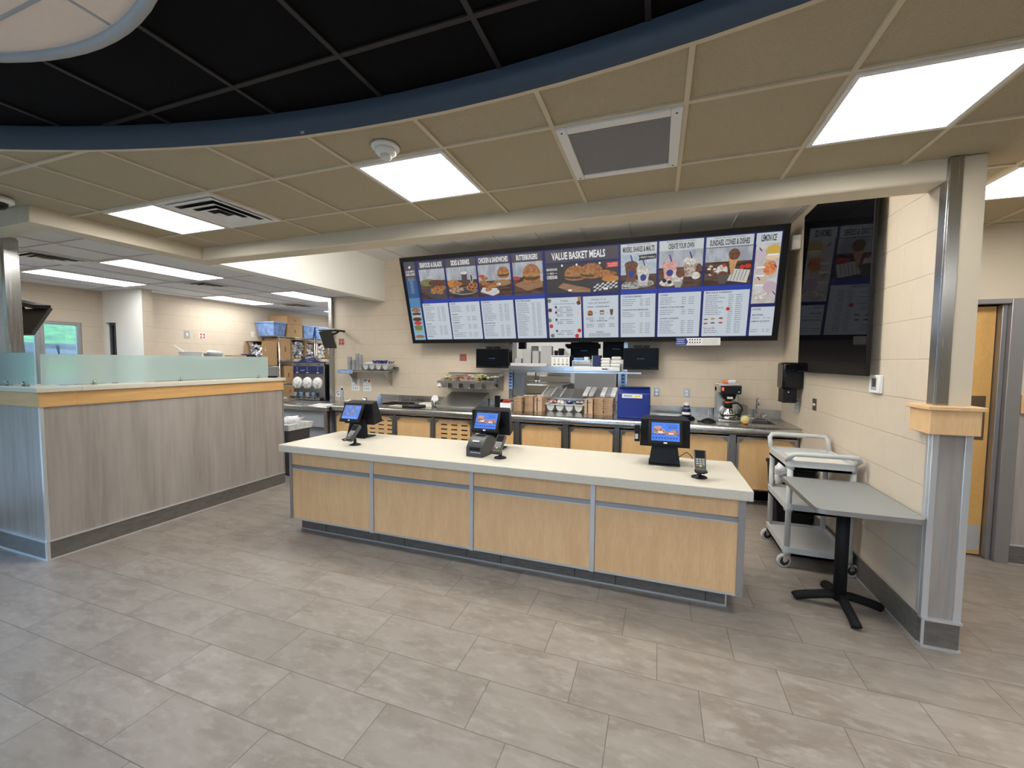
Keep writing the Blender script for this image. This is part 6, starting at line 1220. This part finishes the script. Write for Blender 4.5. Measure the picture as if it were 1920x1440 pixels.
# ---- monitors on arms, seen from behind
def arm_monitor(label, P, rz, tilt, w, h, arm, flip=1):
    t = thing('swivel_monitor', label, 'monitor', P, rz, 'monitors on swivel arms'); M = Matrix.Rotation(tilt,4,'X')
    b = B(); b.box((-w/2,-.014,-h),(w/2,.014,0),mat('monitor_back',(.035,.036,.03),.5),M); b.build('casing', t, .004)
    b = B(); b.tube(arm,.022,BLACK,8,flat=.6); b.build('arm', t); b = B(); b.box((-.05,.012,-h*.6),(.05,.04,-h*.3),BLACK,M); b.build('hinge', t, .003); return t
arm_monitor('black monitor on a wall arm at the left end of the block wall', (-5.47,5.70,2.155), 0, .42, .26, .31, [(.02,.03,-.08),(.16,.10,-.02),(.10,.25,.04),(-.02,.44,.035)])
b = B((-5.4,5.9,2.2)); b.box((-5.58,5.66,2.180),(-5.22,5.80,2.198),LGREY); b.box((-5.58,5.66,2.165),(-5.22,5.80,2.180),BLACK); b.tube([(-5.30,5.76,2.172),(-5.32,6.0,2.18),(-5.46,6.14,2.18)],.018,BLACK,8); tag(b.build('wall_arm_shelf', None, .003), 'flat black arm with a small shelf above the left wall monitor', 'bracket')
arm_monitor('black tilted monitor on an arm at the far left behind the glass guard', (-5.72,2.24,2.13), 0, -.48, .64, .29, [(-.1,.03,-.12),(-.25,.03,.02),(-.30,-.10,.04),(-.30,-.19,.04)])
b = B((-5.7,2.2,2.2)); b.hexa([(-6.05,2.14,2.20),(-5.45,2.14,2.115),(-5.45,2.26,2.125),(-6.05,2.26,2.21),(-6.05,2.14,2.24),(-5.45,2.14,2.150),(-5.45,2.26,2.16),(-6.05,2.26,2.25)],BLACK); tag(b.build('controller_box', None, .004), 'black controller box above the far left monitor', 'box')

# ================================================================== OUTSIDE
GRASS = mat('lawn', (.035,.085,.018), .9, noise=.4, nscale=3.); STONE = mat('terrace_stone', (.085,.085,.085), .9, noise=.35, nscale=2., stretch=(1,.4,3)); PAVE = mat('pavement', (.36,.36,.36), .9, noise=.1, nscale=5)
b = B(); b.face([(-60,-60,-.06),(60,-60,-.06),(60,60,-.06),(-60,60,-.06)], PAVE); struct(b.build('ground_outside'))
b = B(); b.hexa([(-30,-12,-.05),(-13.5,-12,-.05),(-13.5,22,-.05),(-30,22,-.05),(-30,-12,7.0),(-15.5,-12,1.1),(-15.5,22,1.1),(-30,22,7.0)],GRASS); struct(b.build('hill_bank'), 'grassy bank outside the kitchen window')
b = B(); rnd = random.Random(8)
for k in (0,2):
    y = -6
    while y < 18:
        w = .5+.5*rnd.random(); x = -15.0-1.15*k; z = .75+.47*k; b.hexa([(x,y,z),(x+.5,y,z),(x+.5,y+w,z),(x,y+w,z),(x,y+.02,z+.4),(x+.45,y+.03,z+.38+.05*rnd.random()),(x+.45,y+w-.05,z+.38),(x,y+w-.02,z+.4)],STONE); y += w+.02
s_ = struct(b.build('terrace_wall'), 'dry stone terraces in the grassy bank')
